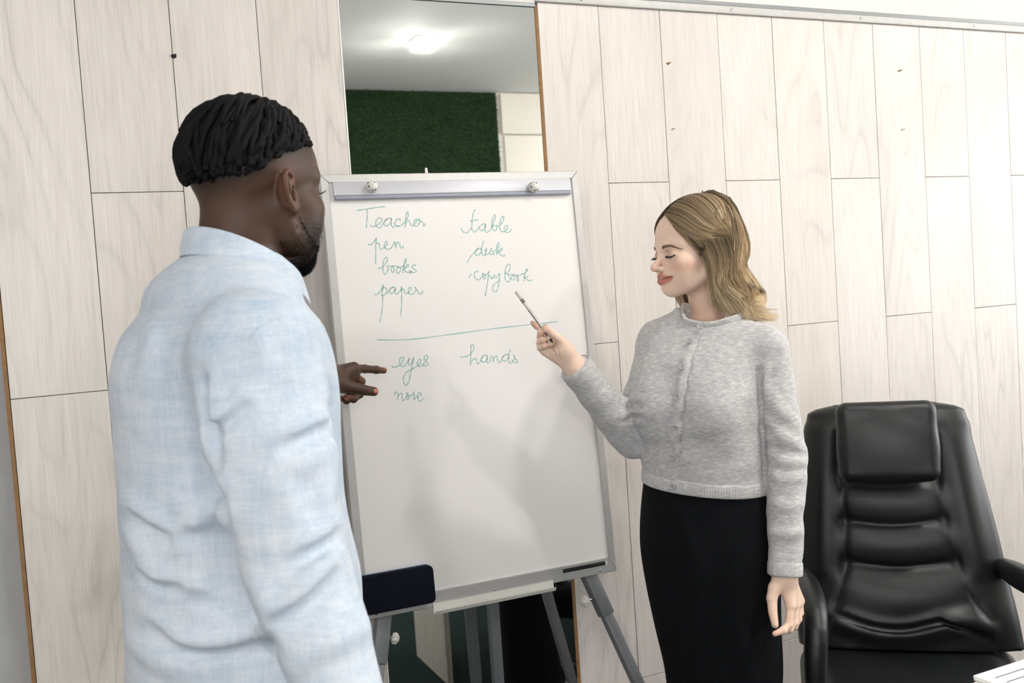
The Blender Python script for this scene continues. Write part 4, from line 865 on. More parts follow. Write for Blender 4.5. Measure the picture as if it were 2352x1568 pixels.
# buttons
X, ok = WO.hit(K0, BT, Z0, Z1); NN = K0.grad(X)
for ib, (p_, n_) in enumerate(zip(X, NN)):
    p_ = p_+n_*(.0035 if ib else .0085)
    q = Vector(n_).to_track_quat('Z', 'Y'); Mt = Matrix.Translation(Vector(p_+n_*.0035)) @ q.to_matrix().to_4x4(); bm = bmesh.new()
    prof_ = [(0, .0012), (.0038, .0011), (.0048, .0019), (.0064, .0020), (.0070, .0006), (.0064, -.0012), (0, -.0014)]; n = 24
    rings = [[bm.verts.new(Mt @ Vector((r_*math.cos(a), r_*math.sin(a), z_))) for a in np.arange(n)*2*math.pi/n] if r_ else [bm.verts.new(Mt @ Vector((0, 0, z_)))] for r_, z_ in prof_]
    for a, b in zip(rings[:-1], rings[1:]):
        for i in range(n):
            vs_ = [a[i % len(a)], a[(i+1) % len(a)], b[(i+1) % len(b)], b[i % len(b)]]; vs_ = list(dict.fromkeys(vs_)); bm.faces.new(vs_)
    bt = bm_obj('button', bm, M['button'], card, True); bm = bmesh.new()
    for a in range(4):
        cx, cy = .0017*math.cos(a*math.pi/2+.8), .0017*math.sin(a*math.pi/2+.8); cyl(bm, Mt @ Vector((cx, cy, .0009)), Mt @ Vector((cx, cy, .0014)), .0006, n=8)
    bm_obj('thread_hole', bm, M['hole'], bt, True)
# skirt
G = Sculpt(); sk = [(y, P(xl, y, 2.22), P(xr, y, 2.22)) for y, xl, xr in ((1100, 1474, 1762), (1180, 1464, 1772), (1250, 1461, 1777), (1340, 1472, 1779), (1440, 1492, 1781), (1568, 1520, 1783))]
nodes = [((a[2]+b[2])/2, (a[0]+b[0])/2, -.004, np.linalg.norm(a-b)/2*1.03, [.100, .112, .118, .116, .110, .104][i]) for i, (y, a, b) in enumerate(sk)]; last = nodes[-1]
nodes += [(.55, last[1], -.0, last[3]*.98, .10), (.13, last[1], 0, last[3]*.94, .10)]
G.stack(nodes, .01, p=2.1)
for pix, r, h in (([(1560, 1180), (1600, 1300), (1590, 1450), (1600, 1560)], .02, .004), ([(1700, 1250), (1690, 1400), (1720, 1560)], .02, .004)): WO.fold(G, pix, r, h, Z0, Z1, 'u', .02)
vG, fG = G.mesh(.006); o = link('skirt', raw_mesh('skirt', vG, fG), M['skirt'], WO.root); o['label'] = 'black knitted pencil skirt'
for x, dy in ((-.075, 0), (.075, .03)):
    S = Sculpt(); S.chain([(x*.75+SX, -.03+dy, .05), (x*.8+SX, .06+dy, .03), (x*.85+SX, .15+dy, .024)], [.036, .034, .024], .02); S.cut((0, 0, .004), (0, 0, -1)); S.ell((x*.75+SX, -.02+dy, .09), (.032, .04, .04), .01, 's'); v_, f_q = S.mesh(.005); link('shoe', raw_mesh('shoe', v_, f_q), M['black'], WO.root)
tag(WO.root, 'woman with half-up blonde hair in a grey cardigan and black skirt, pointing with a pen', 'person')

# hair: strands laid over the scalp and falling in waves (left side traced, right side mirrored)
HR = np.random.RandomState(11)
def hl(u, v, lat):                                  # crop coordinate of the head close-up -> head-local point with |x| = lat
    px_, py_ = 1440+u/4.126, 420+v/4.126; O = WO.Hi[:3, :3] @ WO.w((0, 0, CAMZ))+WO.Hi[:3, 3]; D_ = WO.Hi[:3, :3] @ (WO.Mi[:3, :3] @ ray(px_, py_)); k_ = (-lat-O[0])/D_[0]; return O+D_*k_
def guide(pts, n=17): return smooth_path([hl(*p) for p in pts], n)
cap = Sculpt(); head_female(cap); cap.ell((0, -.016, .034), (.077, .097, .0895), .01)
capS = Sculpt(); capS.ell((0, -.015, .031), (.0735, .093, .0815), .01); capS.ell((0, .022, .040), (.059, .053, .047), .02); 
capS.ell((0, .09, -.045), (.10, .075, .085), .01, 's'); capS.ell((0, .118, .015), (.085, .062, .058), .012, 's'); capS.cut((0, 0, -.055), (0, 0, -1))
Hm = WO.H
def to_person(X): return X @ Hm[:3, :3].T+Hm[:3, 3]
ROOT, MID, TIP = np.array(s2l((96, 79, 57))), np.array(s2l((180, 154, 119))), np.array(s2l((246, 224, 186)))
def sheet_strands(guides, count, jit, clump, base, lift=.0, along=None):
    """strands interpolated across a fan of guide curves (head-local)"""
    g = np.array(guides); ng, n = g.shape[:2]; out, cols = [], []
    s_ = np.linspace(0, 1, n); nclump = max(4, count//14); cl_off = HR.normal(0, 1, (nclump, 3)); cl_tone = HR.normal(0, 1, nclump)
    for i in range(count):
        q = HR.uniform(0, ng-1); a = int(min(q, ng-2)); f_ = q-a; f2 = f_*f_*(3-2*f_)*.35+f_*.65; p = g[a]*(1-f2)+g[a+1]*f2
        ci = int(q/(ng-1)*nclump*.999); amp = (jit*(.45+.55*s_**1.2))[:, None]; ph = HR.uniform(0, 6.3)
        p = p+cl_off[ci]*amp*clump+HR.normal(0, 1, 3)*amp*.55; p[:, 0] += np.sin(s_*9+ph)*amp[:, 0]*.4
        if lift: p[:, 0] += np.sign(p[:, 0].mean() or 1)*HR.uniform(0, lift)
        out.append(p); tone = np.clip(.5+.20*cl_tone[ci]+HR.normal(0, .07), 0, 1); m_ = np.clip(base[0]+(base[1]-base[0])*s_+(tone-.5)*.75, 0, 1)[:, None]
        c = np.where(m_ < .5, ROOT+(MID-ROOT)*m_*2, MID+(TIP-MID)*(m_*2-1)); cols.append(c*(.82+.36*tone))
    return out, cols
A = [guide(p) for p in (
 [(405, 332, .007), (470, 425, .044), (590, 500, .062), (745, 545, .074), (975, 525, .082)], [(400, 325, .005), (500, 350, .034), (640, 430, .060), (800, 480, .077), (972, 505, .085)],
 [(480, 268, .004), (600, 330, .034), (720, 390, .062), (850, 440, .080), (970, 490, .087)], [(570, 205, .003), (690, 270, .034), (800, 340, .062), (900, 410, .080), (968, 470, .087)],
 [(660, 152, .003), (760, 210, .034), (850, 280, .058), (920, 370, .078), (966, 445, .086)], [(745, 106, .003), (830, 150, .028), (905, 225, .052), (950, 320, .074), (972, 420, .086)], [(749, 101, .003), (855, 168, .033), (932, 262, .058), (972, 360, .076), (985, 450, .085)])]
T0 = [guide(p) for p in ([(440, 400, .040), (570, 535, .060), (680, 640, .070), (740, 720, .074), (785, 850, .074), (800, 1000, .070), (815, 1160, .066)], [(600, 505, .066), (690, 590, .074), (750, 680, .078), (790, 800, .080), (810, 930, .080), (835, 1080, .078), (890, 1200, .075)],
 [(740, 545, .076), (790, 640, .080), (820, 760, .083), (830, 900, .085), (860, 1030, .086), (930, 1150, .085), (1010, 1245, .083)])]
Bk = [guide(p) for p in ([(740, 545, .076), (800, 660, .080), (830, 790, .084), (835, 920, .087), (870, 1040, .089), (930, 1150, .088), (1000, 1240, .085), (1110, 1290, .080)], [(820, 545, .080), (860, 680, .085), (880, 820, .090), (880, 930, .094), (930, 1030, .096), (1020, 1110, .096), (1080, 1190, .092), (1170, 1280, .086)],
 [(890, 540, .082), (940, 660, .087), (955, 790, .092), (925, 900, .098), (970, 1000, .102), (1065, 1060, .102), (1105, 1150, .098), (1070, 1255, .090)], [(955, 530, .084), (985, 660, .088), (985, 790, .092), (975, 900, .098), (1030, 1000, .100), (1095, 1090, .098), (1125, 1190, .094), (1230, 1262, .088), (1420, 1266, .080)])]
Ck = [guide(p) for p in ([(750, 100, .004), (870, 190, .040), (950, 310, .068), (990, 450, .080), (1008, 600, .086), (995, 780, .088), (1045, 930, .090), (1105, 1050, .092), (1130, 1170, .090), (1250, 1245, .086)], [(765, 95, .003), (920, 165, .034), (1000, 300, .056), (1040, 470, .066), (1052, 630, .070), (1020, 780, .074), (1070, 910, .078), (1165, 1030, .080), (1180, 1140, .078), (1275, 1105, .074)],
 [(780, 95, .002), (950, 165, .022), (1035, 320, .036), (1095, 490, .044), (1112, 630, .050), (1070, 775, .052), (1130, 880, .056), (1215, 1000, .058), (1260, 1085, .058), (1200, 1180, .060)], [(790, 95, .0), (970, 175, .008), (1055, 340, .012), (1120, 520, .014), (1140, 640, .018), (1095, 780, .022), (1150, 890, .026), (1235, 1010, .030), (1285, 1090, .034), (1230, 1200, .040)])]
def settle(st, lift):
    X = np.array(st); sh = X.shape; Y = X.reshape(-1, 3).copy()
    off_ = np.repeat(HR.uniform(.0006, .0042, sh[0]), sh[1])
    for _ in range(3):
        d = cap.at(Y)-off_; m = d < 0; 
        if not m.any(): break
        Y[m] -= cap.grad(Y[m])*d[m][:, None]
    return Y.reshape(sh)
strs, cols = [], []
for side in (1, -1):
    for gd, cnt, jit, cmp_, base in ((A, 2300, .0022, .7, (.0, .50)), (T0, 750, .0035, .8, (.02, .70)), (Bk, 2000, .0052, 1.0, (.12, 1.12)), (Ck, 2300, .0050, 1.0, (.02, 1.15))):
        a, b = sheet_strands(gd, cnt if side > 0 else int(cnt*(.75 if gd is A else .45)), jit, cmp_, base); a = settle(a, 0)
        if side < 0: a = a*np.array([-1, 1, 1])
        strs += list(a); cols += list(b)
n_ = len(strs[0]); rad = .00042*np.interp(np.linspace(0, 1, n_), [0, .1, .8, 1], [.8, 1, .9, .35])
v_, f_q, c_ = tubes(np.array([to_person(s_) for s_ in strs]), rad, 3, np.array(cols))
hair = link('hair', raw_mesh('hair', v_, f_q, c_), M['hair_blonde'], WO.root); hair['label'] = 'half-up wavy blonde hair with darker roots'
for side in (1, -1):
    for gd in (Bk[2], Bk[3], Ck[0], Ck[1], Ck[2]) if side > 0 else (Bk[3], Ck[1], Ck[2]):
        pts = gd[4:15:2]*np.array([side*.84, 1, 1])+np.array([0, .004, 0]); capS.chain(pts, np.linspace(.008, .010, len(pts)), .02)
v_, f_q = capS.mesh(.004); link('hair_base', raw_mesh('hair_base', to_person(v_), f_q, np.tile(ROOT*.55+MID*.45, (len(v_), 1))), M['hair_blonde'], hair)
# pen held in the right hand
a, b = WO.M[:3, :3] @ hp(1185.5, 669.5, .03)+WO.M[:3, 3], WO.M[:3, :3] @ hp(1270, 787, -.006)+WO.M[:3, 3]
ax = Vector(b-a); Lp = ax.length; q = ax.to_track_quat('Z', 'Y'); pn = empty('pen', mat4=Matrix.Translation(a) @ q.to_matrix().to_4x4()); tag(pn, 'slim grey pen with a translucent cap held in the woman\'s raised hand', 'pen')
def pc_(nm, z0, z1, r0, r1, m): bm = bmesh.new(); cyl(bm, (0, 0, z0), (0, 0, z1), r0, r1, 20); return bm_obj(nm, bm, m, pn, True)
M['pen_cap'] = plain('translucent_grey_cap', (205, 200, 190), 0.3, var=.02); M['pen_ring'] = plain('dark_grey_ring', (120, 113, 108), 0.3, var=.05); M['pen_barrel'] = plain('silver_barrel', (158, 156, 154), 0.25, .6, var=.02)
pc_('cap_end', 0, Lp*.155, .0039, .0041, M['pen_cap']); pc_('ring', Lp*.155, Lp*.225, .0042, .0042, M['pen_ring']); pc_('cap', Lp*.225, Lp*.36, .0041, .0041, M['pen_cap']); pc_('barrel', Lp*.36, Lp*.93, .0036, .0036, M['pen_barrel']); pc_('tip', Lp*.93, Lp, .0034, .0012, M['black'])
bm = bmesh.new(); bx(bm, (.0039, -.0013, Lp*.18), (.0056, .0013, Lp*.38)); bm_obj('clip', bm, M['pen_cap'], pn, True, .0004)
# ------------------------------------------------------------------ man
t = MT('skin_dark'); cl = t.n('Attribute', attribute_name='col'); v = t.coord(); f = t.noise(v, 700, 2); g = t.noise(v, 70, 3)
t.set(t.mix(0.18, cl.outputs['Color'], t.ramp(g, [(.3, (.6, .5, .45)), (.7, (1, 1, 1))]), 'MULTIPLY'), 0.5, 0, 0.32); t.b.inputs['Subsurface Weight'].default_value = 0.05; t.b.inputs['Subsurface Radius'].default_value = (0.005, 0.002, 0.001); t.bump(f, 0.08, 0.0006); M['skin_dark'] = t.m
def linen(name, c_hi, c_lo):
    t = MT(name); a = t.noise(t.coord((1, 1, .10)), 330, 3, .6); b = t.noise(t.coord((.10, .10, 1)), 330, 3, .6); slub = t.noise(t.coord((1, 1, .16)), 60, 3, .6); slub2 = t.noise(t.coord((.16, .16, 1)), 60, 3, .6); big = t.noise(t.coord(), 5, 3)
    th = t.n('Math', operation='ADD'); t.l(a, th.inputs[0]); t.l(b, th.inputs[1]); s_ = t.n('Math', operation='ADD'); t.l(slub, s_.inputs[0]); t.l(slub2, s_.inputs[1]); q = t.n('Math', operation='ADD'); t.l(th.outputs[0], q.inputs[0]); t.l(s_.outputs[0], q.inputs[1])
    h = t.n('Math', operation='MULTIPLY'); t.l(q.outputs[0], h.inputs[0]); h.inputs[1].default_value = .25
    c = t.ramp(h.outputs[0], [(.38, s2l(c_lo)), (.62, s2l(c_hi))]); c = t.mix(.18, c, t.ramp(big, [(.35, s2l(c_lo)), (.65, (.95, .96, .98))])); t.set(c, 0.85, 0, 0.2); t.b.inputs['Sheen Weight'].default_value = .15; t.bump(h.outputs[0], .35, .0015)
    return t.m
M['linen'] = linen('light_blue_linen', (207, 212, 219), (164, 182, 201)); M['denim'] = plain('navy_trousers', (40, 52, 74), .9, var=.2, scale=300)
M['hair_black'] = plain('black_twisted_hair', (10, 9, 10), 0.7, var=.35, scale=300, spec=.15, bump=.5)
M['nail_m'] = plain('pink_nail', (172, 112, 96), .3)
MN = Person('person', 505, 900, 1.45, (.99, .142)); Q = MN.px
def zx(px, py, x0=0.0):
    O = MN.w((0, 0, CAMZ)); d_ = MN.Mi[:3, :3] @ ray(px, py); return (x0-O[0])/d_[0]
def Q0(px, py, x0=0.0): return Q(px, py, zx(px, py, x0))
MH = MN.head(592, 437, zx(592, 437), (.865, .50), math.radians(-4), math.radians(0))
def head_male(S):
    k = .012; S.zs = .92
    S.ell((0, -.014, .034), (.077, .098, .087), k); S.ell((0, .032, .036), (.066, .060, .060), .02); S.ell((0, .036, -.030), (.058, .054, .064), .02)
    for x in (-1, 1):
        S.chain([(x*.059, -.008, -.035), (x*.056, .010, -.072), (x*.036, .050, -.098), (0, .074, -.104)], [.016, .017, .018, .020], .025)
        S.ell((x*.048, .052, -.026), (.022, .028, .021), .02); S.ell((x*.041, .050, -.056), (.027, .030, .031), .02)
        S.ell((x*.034, .104, .000), (.022, .022, .013), .018, 's'); S.ell((x*.0335, .0735, -.001), (.0140, .0135, .0125), .004)
    S.ell((0, .030, -.080), (.050, .050, .032), .025); S.ell((0, .068, -.066), (.036, .027, .028), .018)
    S.chain([(-.050, .062, .021), (-.022, .085, .019), (0, .087, .013), (.022, .085, .019), (.050, .062, .021)], [.011, .011, .008, .011, .011], .014)
    S.chain([(0, .084, .010), (0, .096, -.012), (0, .108, -.034)], [.008, .0095, .0115], .012); S.ell((0, .110, -.036), (.0135, .012, .011), .007)
    for x in (-1, 1): S.ell((x*.0170, .0985, -.040), (.0100, .0125, .0090), .006); S.ell((x*.008, .105, -.047), (.004, .006, .003), .002, 's')
    S.chain([(-.028, .082, -.066), (-.012, .095, -.064), (0, .097, -.063), (.012, .095, -.064), (.028, .082, -.066)], [.003, .006, .006, .006, .003], .005, 'u', 15)
    S.chain([(-.026, .082, -.074), (-.012, .094, -.078), (0, .097, -.079), (.012, .094, -.078), (.026, .082, -.074)], [.003, .0065, .0075, .0065, .003], .005, 'u', 15)
    S.chain([(-.03, .082, -.070), (0, .104, -.0705), (.03, .082, -.070)], [.0012, .0016, .0012], .002, 's', 11)
def ear(S, side):
    a = math.radians(9)*side; base = np.array([side*.0765, -.012, -.013])
    def e(u, vv, n): # u forward along ear, vv up, n outward (tilted by flare)
        d = np.array([-math.sin(-a)*0, 1, 0.0]); fwd = np.array([-side*math.sin(abs(a)), math.cos(abs(a)), 0]); out = np.array([side*math.cos(abs(a)), math.sin(abs(a)), 0]); tilt = math.radians(12); up = np.array([0, -math.sin(tilt), math.cos(tilt)])
        return base+(fwd*u+up*vv+out*n)*.86
    S.chain([e(.010, -.022, .0), e(.004, .0, .0), e(.006, .018, .0)], [.010, .011, .009], .010)
    S.chain([e(-.006, -.018, .003), e(-.008, .004, .004), e(-.004, .020, .003)], [.0085, .0105, .008], .008)
    rim = [(.014, .010, .003), (.013, .024, .006), (.004, .033, .009), (-.008, .032, .012), (-.0165, .020, .014), (-.0180, .004, .014), (-.0135, -.012, .011), (-.006, -.022, .008), (.002, -.029, .006)]
    S.chain([e(*q) for q in rim], [.0030, .0038, .0042, .0042, .0042, .0042, .0042, .0048, .0055], .003, 'u', 26)
    S.chain([e(.008, .020, .006), e(-.004, .016, .009), (e(-.009, .003, .010)), e(-.004, -.010, .008)], [.0020, .0028, .0030, .0026], .004, 'u', 14)
    S.ell(e(.003, -.002, .008), (.0075, .0085, .0105), .005, 's'); S.chain([e(.006, .024, .009), e(-.006, .025, .012), e(-.0125, .010, .013), e(-.0115, -.004, .012)], [.0020, .0026, .0026, .0018], .003, 's', 14)
    S.ell(e(.012, -.004, .004), (.004, .005, .007), .004)
D = Sculpt(); D.F(MH); head_male(D); D.zs = 1.0; ear(D, 1); ear(D, -1); D.F()
mh = lambda p: MH[:3, :3] @ np.asarray(p, float)+MH[:3, 3]
nb0 = Q0(540, 668)
D.chain([mh((0, -.020, -.045)), mh((0, -.022, -.045))*.5+nb0*.5+np.array([0, -.004, 0]), nb0], [.058, .054, .060], .015); D.chain([mh((0, -.050, -.02)), nb0+np.array([0, -.012, .01])], [.040, .044], .015)
rows = [(700, 312, 700), (760, 284, 735), (830, 264, 762), (900, 266, 776), (1000, 276, 784), (1100, 283, 790), (1200, 290, 802), (1300, 298, 832), (1400, 304, 847), (1500, 309, 853), (1568, 312, 856)]
tn = []
for y, a, b in rows:
    pa, pb = Q(a, y, 1.45), Q(b, y, 1.45); half = np.linalg.norm(pa-pb)/2; rx = .176 if 760 < y < 1000 else .170
    tn.append([(pa[2]+pb[2])/2, 0, (pa[1]+pb[1])/2, rx, math.sqrt(max(half**2-(rx*.30)**2, .01))*1.02])
tn[0][3] = .160; tn[0][4] *= .93; tn[1][3] = .172
topz = Q(540, 640, 1.45)[2]; nbl = Q0(540, 610)
tops = []
for y, a, b, rx in ((570, 440, 640, .068), (592, 405, 655, .088), (615, 372, 668, .112), (640, 346, 682, .134), (668, 328, 692, .152)):
    pa, pb_ = Q(a, y, 1.45), Q(b, y, 1.45); half = np.linalg.norm(pa-pb_)/2; tops.append([(pa[2]+pb_[2])/2, 0, (pa[1]+pb_[1])/2, rx, math.sqrt(max(half**2-(rx*.30)**2, .003))])
tn = tops+tn+[[.90, 0, tn[-1][2], .198, tn[-1][4]], [.85, 0, tn[-1][2], .196, tn[-1][4]*.99]]
D.stack([[a, b, c, r1*.86-.008, r2*.84-.008] for a, b, c, r1, r2 in tn], .03)
rs, re, rw2 = Q(588, 815, 1.265), Q(674, 1275, 1.21), Q(800, 1640, 1.15)
ls, lw3 = np.array([-.185, tn[4][2]+.02, rs[2]-.01]), Q(750, 868, 2.115)
le = ls*.5+lw3*.5+np.array([-.03, -.02, -.13])
D.chain([rs, re, rw2], [.058, .046, .032], .03); D.chain([ls, le, lw3], [.058, .044, .031], .03)
hips = [0, tn[-1][2], .88]
for x in (-1, 1): D.chain([(x*.075, hips[1], .84), (x*.11, hips[1]+.02, .48), (x*.11, hips[1]-.01, .09)], [.070, .060, .042], .03); D.chain([(x*.11, hips[1]-.03, .05), (x*.12, hips[1]+.08, .035), (x*.125, hips[1]+.17, .026)], [.036, .033, .022], .02)
# left hand pointing at the board
def mp(x, y, dz): return Q(x, y, 2.16+dz)
mw = mp(752, 869, -.035)
mf = [[mp(812, 846, .006), mp(838, 847, .030), mp(864, 849, .050), mp(882, 851, .060)], [mp(812, 862, .020), mp(829, 876, .030), mp(822, 890, .026), mp(806, 898, .016)], [mp(806, 877, .036), mp(826, 905, .036), mp(812, 916, .022), mp(796, 912, .010)], [mp(798, 890, .048), mp(812, 913, .046), mp(796, 920, .030), mp(783, 914, .020)]]
mt_ = [mp(778, 882, -.040), mp(806, 889, -.032), mp(838, 896, -.022), mp(859, 899, -.010)]
hand(D, mw, lw3*.75+le*.25, mf, mt_, .0088, .0172, None); D.chain(mt_[1:], [.0120, .0102, .0094], .004)
# right hand hangs below the picture
uF = (rw2-re)/np.linalg.norm(rw2-re); side = np.cross(uF, [1, 0, 0]); side /= np.linalg.norm(side); fx = np.array([1., 0, 0])
w0 = rw2+uF*.02; rhf = []
for i in range(4):
    b0 = w0+uF*.095+side*(.033-.022*i)*-1; rhf.append([b0, b0+uF*.042-fx*.006, b0+uF*.068-fx*.018, b0+uF*.086-fx*.032])
rht = [w0+uF*.03-side*.034, w0+uF*.062-side*.052-fx*.012, w0+uF*.09-side*.054-fx*.022, w0+uF*.112-side*.05-fx*.028]
hand(D, w0, rw2*.9+re*.1, rhf, rht, .0088, .015, None)
mBH = (np.array([-.25, tn[0][2]-.25, nb0[2]+.035]), np.array([.25, tn[0][2]+.32, 2.0])); aL = np.array([mw]+sum(mf, [])+mt_); lo_, hi_ = aL.min(0)-.06, aL.max(0)+.05; lo_[1] = mw[1]-.012
mBL = (lo_, hi_); aR = np.array([w0]+sum(rhf, [])+rht); lo2, hi2 = aR.min(0)-.06, aR.max(0)+.05; hi2[2] = w0[2]-.005; mBR = (lo2, hi2)
HB = [(-.115, .000), (-.095, .002), (-.06, .022), (-.03, .040), (0, .054), (.03, .062), (.06, .068), (.085, .074), (.12, .08)]
def hair_edge(y): return np.interp(y, [a for a, b in HB], [b for a, b in HB])
def skin_m(co):
    c = np.tile(np.array(s2l((74, 52, 39))), (len(co), 1)); q = hloc(co, MN.Hi)
    def mix(c, col, a): return c*(1-a[:, None])+np.array(s2l(col))*a[:, None]
    hd = (np.linalg.norm(q, axis=1) < .22)
    fade = np.clip(1-(hair_edge(q[:, 1])-q[:, 2])/.030, 0, 1)*hd*np.clip((.085-q[:, 1])/.02, 0, 1); c = mix(c, (34, 28, 26), .80*fade)
    sg = lambda v_: 1/(1+np.exp(-np.clip(v_, -30, 30)))
    bd = sg((q[:, 1]-.030+.25*(q[:, 2]+.05))/.008)*sg((-q[:, 2]-.046-.25*np.abs(q[:, 1]-.06))/.006); bd = np.maximum(bd, .45*sg((q[:, 1]-.012)/.010)*sg((-q[:, 2]-.070)/.010)*sg((q[:, 2]+.125)/.01)); bd *= 1-sg((.020-np.abs(q[:, 0]))/.004)*sg((q[:, 2]+.052)/.004)
    bd = np.maximum(bd, 1/(1+np.exp((path_d(q, [(-.034, .080, -.07), (-.028, .088, -.054), (0, .102, -.054), (.028, .088, -.054), (.034, .080, -.07)])-.006)/.002)))
    c = mix(c, (18, 15, 14), .9*bd*hd)
    for x in (-1, 1): c = mix(c, (20, 16, 15), .8*np.exp(-(path_d(q, [(x*.014, .095, .022), (x*.030, .092, .027), (x*.052, .068, .022)])/.006)**2)*hd)
    c = mix(c, (118, 62, 56), .8*np.exp(-(path_d(q, [(-.024, .088, -.069), (0, .103, -.071), (.024, .088, -.069)])/.009)**2)*hd)
    c = mix(c, (122, 76, 56), .45*hd*np.exp(-((np.abs(q[:, 0])-.088)/.014)**2-((q[:, 1]+.012)/.025)**2-(q[:, 2]/.04)**2))
    for pts in (mf, rhf):
        for fg in pts: c = mix(c, (146, 96, 74), .5*np.exp(-(np.linalg.norm(co-np.array(fg[3]), axis=1)/.014)**2))
        for fg in pts[1:2]: c = mix(c, (130, 84, 64), .4*np.exp(-(np.linalg.norm(co-np.array(fg[0])*.5-np.array(fg[1])*.5, axis=1)/.02)**2))
    return c
join_regions('body', D, [(mBH, .0017), (mBL, .0014), (mBR, .003)], .007, M['skin_dark'], MN.root, skin_m)
cm = lambda p: (lambda v: v/np.linalg.norm(v))(MN.w((0, 0, CAMZ))-np.asarray(p))
nail(D, mt_, cm(mt_[3])+(MN.Mi[:3, :3] @ UP)*.15, M['nail_m'], MN.root, .0058, .0115)
nail(D, mf[0], MN.Mi[:3, :3] @ (UP*.9+RI*.1), M['nail_m'], MN.root, .005); nail(D, mf[2], cm(mf[2][3])*.5-(MN.Mi[:3, :3] @ UP)*.8, M['nail_m'], MN.root, .005)
for x in (-1, 1):
    bm = bmesh.new(); bmesh.ops.create_uvsphere(bm, u_segments=18, v_segments=12, radius=.0122, matrix=Matrix.Translation(mh((x*.0335, .0755, -.001)))); e_ = bm_obj('eye', bm, M['eye_white'], MN.root, True)
    top = smooth_path([(x*.0185, .085, -.001), (x*.0335, .0915, .0005), (x*.048, .080, -.001)], 40); paths = []
    for i in range(40):
        out = np.array([x*(.1+.6*i/40), .85, -.1+.4*(i/40)]); t_ = np.linspace(0, 1, 5)[:, None]; paths.append(top[i]+out*.0085*t_+np.array([0, 0, .003])*t_**2)
    v_, f_q, _ = tubes(np.array([[mh(q) for q in p_] for p_ in paths]), np.linspace(.0006, .00015, 5)); link('eyelashes', raw_mesh('eyelashes', v_, f_q), M['lash'], MN.root)
# shirt
T = Sculpt(); T.stack(tn, .02, p=2.25)
T.chain([[rs[0]*.55, rs[1]*.7+tn[2][2]*.3, rs[2]+.015], rs], [.074, .082], .05); T.chain([ls*[.55, 1, 1]+[0, 0, .015], ls], [.080, .084], .05)
T.chain([rs, Q(616, 1000, 1.235), re, re*.55+rw2*.45, rw2+uF*-.01], [.084, .081, .065, .058, .048], .006); vL = (lw3-le)/np.linalg.norm(lw3-le)
T.chain([ls, ls*.5+le*.5, le, le*.5+lw3*.5, lw3-vL*.03], [.082, .074, .064, .054, .044], .03)
T.cut_near(rw2-uF*.01, uF, .10, .003); T.cut_near(lw3-vL*.03, vL, .08, .003)
T0_ = Sculpt(); T0_.P = list(T.P)
def tf(crop, r, h, op='u', k=.016): MN.fold(T, [(250+u/1.4677, 500+v_/1.4677) for u, v_ in crop], r*1.0, h*(1.0 if op == 'u' else .95), .9, 1.9, op, k*1.15, 14, src=T0_)
for c_, r, h in [([(325, 735), (380, 690), (440, 640), (470, 590)], .014, .008), ([(345, 560), (352, 620), (350, 690)], .012, .006), ([(560, 755), (640, 725), (725, 690)], .012, .006), ([(585, 850), (680, 815), (745, 765)], .012, .006), ([(600, 1140), (680, 1095), (765, 1035)], .014, .009), ([(560, 1340), (630, 1300), (700, 1245), (770, 1190)], .016, .011), ([(640, 1220), (700, 1190), (760, 1130)], .012, .007),
                 ([(770, 1425), (820, 1400), (860, 1370)], .013, .007), ([(620, 1500), (700, 1440), (790, 1340)], .014, .007), ([(55, 950), (130, 1010), (205, 1060)], .014, .009), ([(95, 1175), (150, 1215), (235, 1235)], .013, .009), ([(60, 1060), (110, 1120), (140, 1170)], .012, .006), ([(250, 985), (330, 1010), (405, 990)], .012, .006), ([(230, 1090), (310, 1050), (410, 1060)], .012, .007), ([(130, 1340), (220, 1420), (330, 1445), (450, 1430), (560, 1400)], .016, .009),
                 ([(250, 1240), (350, 1250), (440, 1215)], .013, .006), ([(70, 1420), (150, 1480), (260, 1520)], .014, .006), ([(700, 640), (725, 700), (735, 790)], .010, .006), ([(500, 380), (525, 440), (530, 520)], .010, .004), ([(590, 360), (610, 430), (620, 520)], .010, .004), ([(490, 1230), (540, 1300), (580, 1390)], .014, .008), ([(740, 760), (745, 860), (738, 960)], .010, .005), ([(150, 350), (140, 450), (120, 560)], .018, .004), ([(300, 880), (350, 900), (390, 890)], .010, .005), ([(560, 900), (610, 960), (620, 1040)], .012, .004)]: tf(c_, r, h)
for c_, r, h in [([(310, 530), (318, 600), (332, 690), (345, 760), (362, 830)], .012, .020), ([(360, 1060), (380, 1180), (420, 1290)], .035, .016), ([(330, 860), (365, 940), (395, 1010)], .025, .012), ([(350, 735), (390, 705), (455, 650)], .007, .005), ([(600, 1175), (690, 1130), (770, 1070)], .008, .006), ([(570, 1370), (650, 1325), (720, 1265), (765, 1215)], .009, .008), ([(150, 1390), (230, 1455), (330, 1475), (450, 1462), (560, 1430)], .010, .008), ([(85, 1010), (140, 1050), (200, 1085)], .008, .005), ([(110, 1205), (160, 1240), (235, 1255)], .008, .005), ([(260, 1075), (330, 1085), (420, 1075)], .009, .006), ([(40, 452), (75, 438), (112, 424)], .004, .003), ([(745, 560), (750, 650), (752, 740)], .006, .004), ([(300, 1290), (380, 1310), (440, 1270)], .010, .005), ([(590, 770), (660, 745), (730, 712)], .007, .004)]: tf(c_, r, h, 's', .012)
for c_ in ([(495, 368), (440, 425), (375, 468), (322, 535)], [(500, 360), (560, 330), (620, 320)]): tf(c_, .0025, .0016, 's', .002)
nA = np.array([0, .42, 1.0]); nA /= np.linalg.norm(nA); nC = nbl+np.array([0, .0, .0])
T.chain([nC-nA*.08, nC+nA*.12], [.066, .074], .008, 's')
vT, fT = T.mesh(.004); vT = wob(T, vT, .0035, 26, 8)
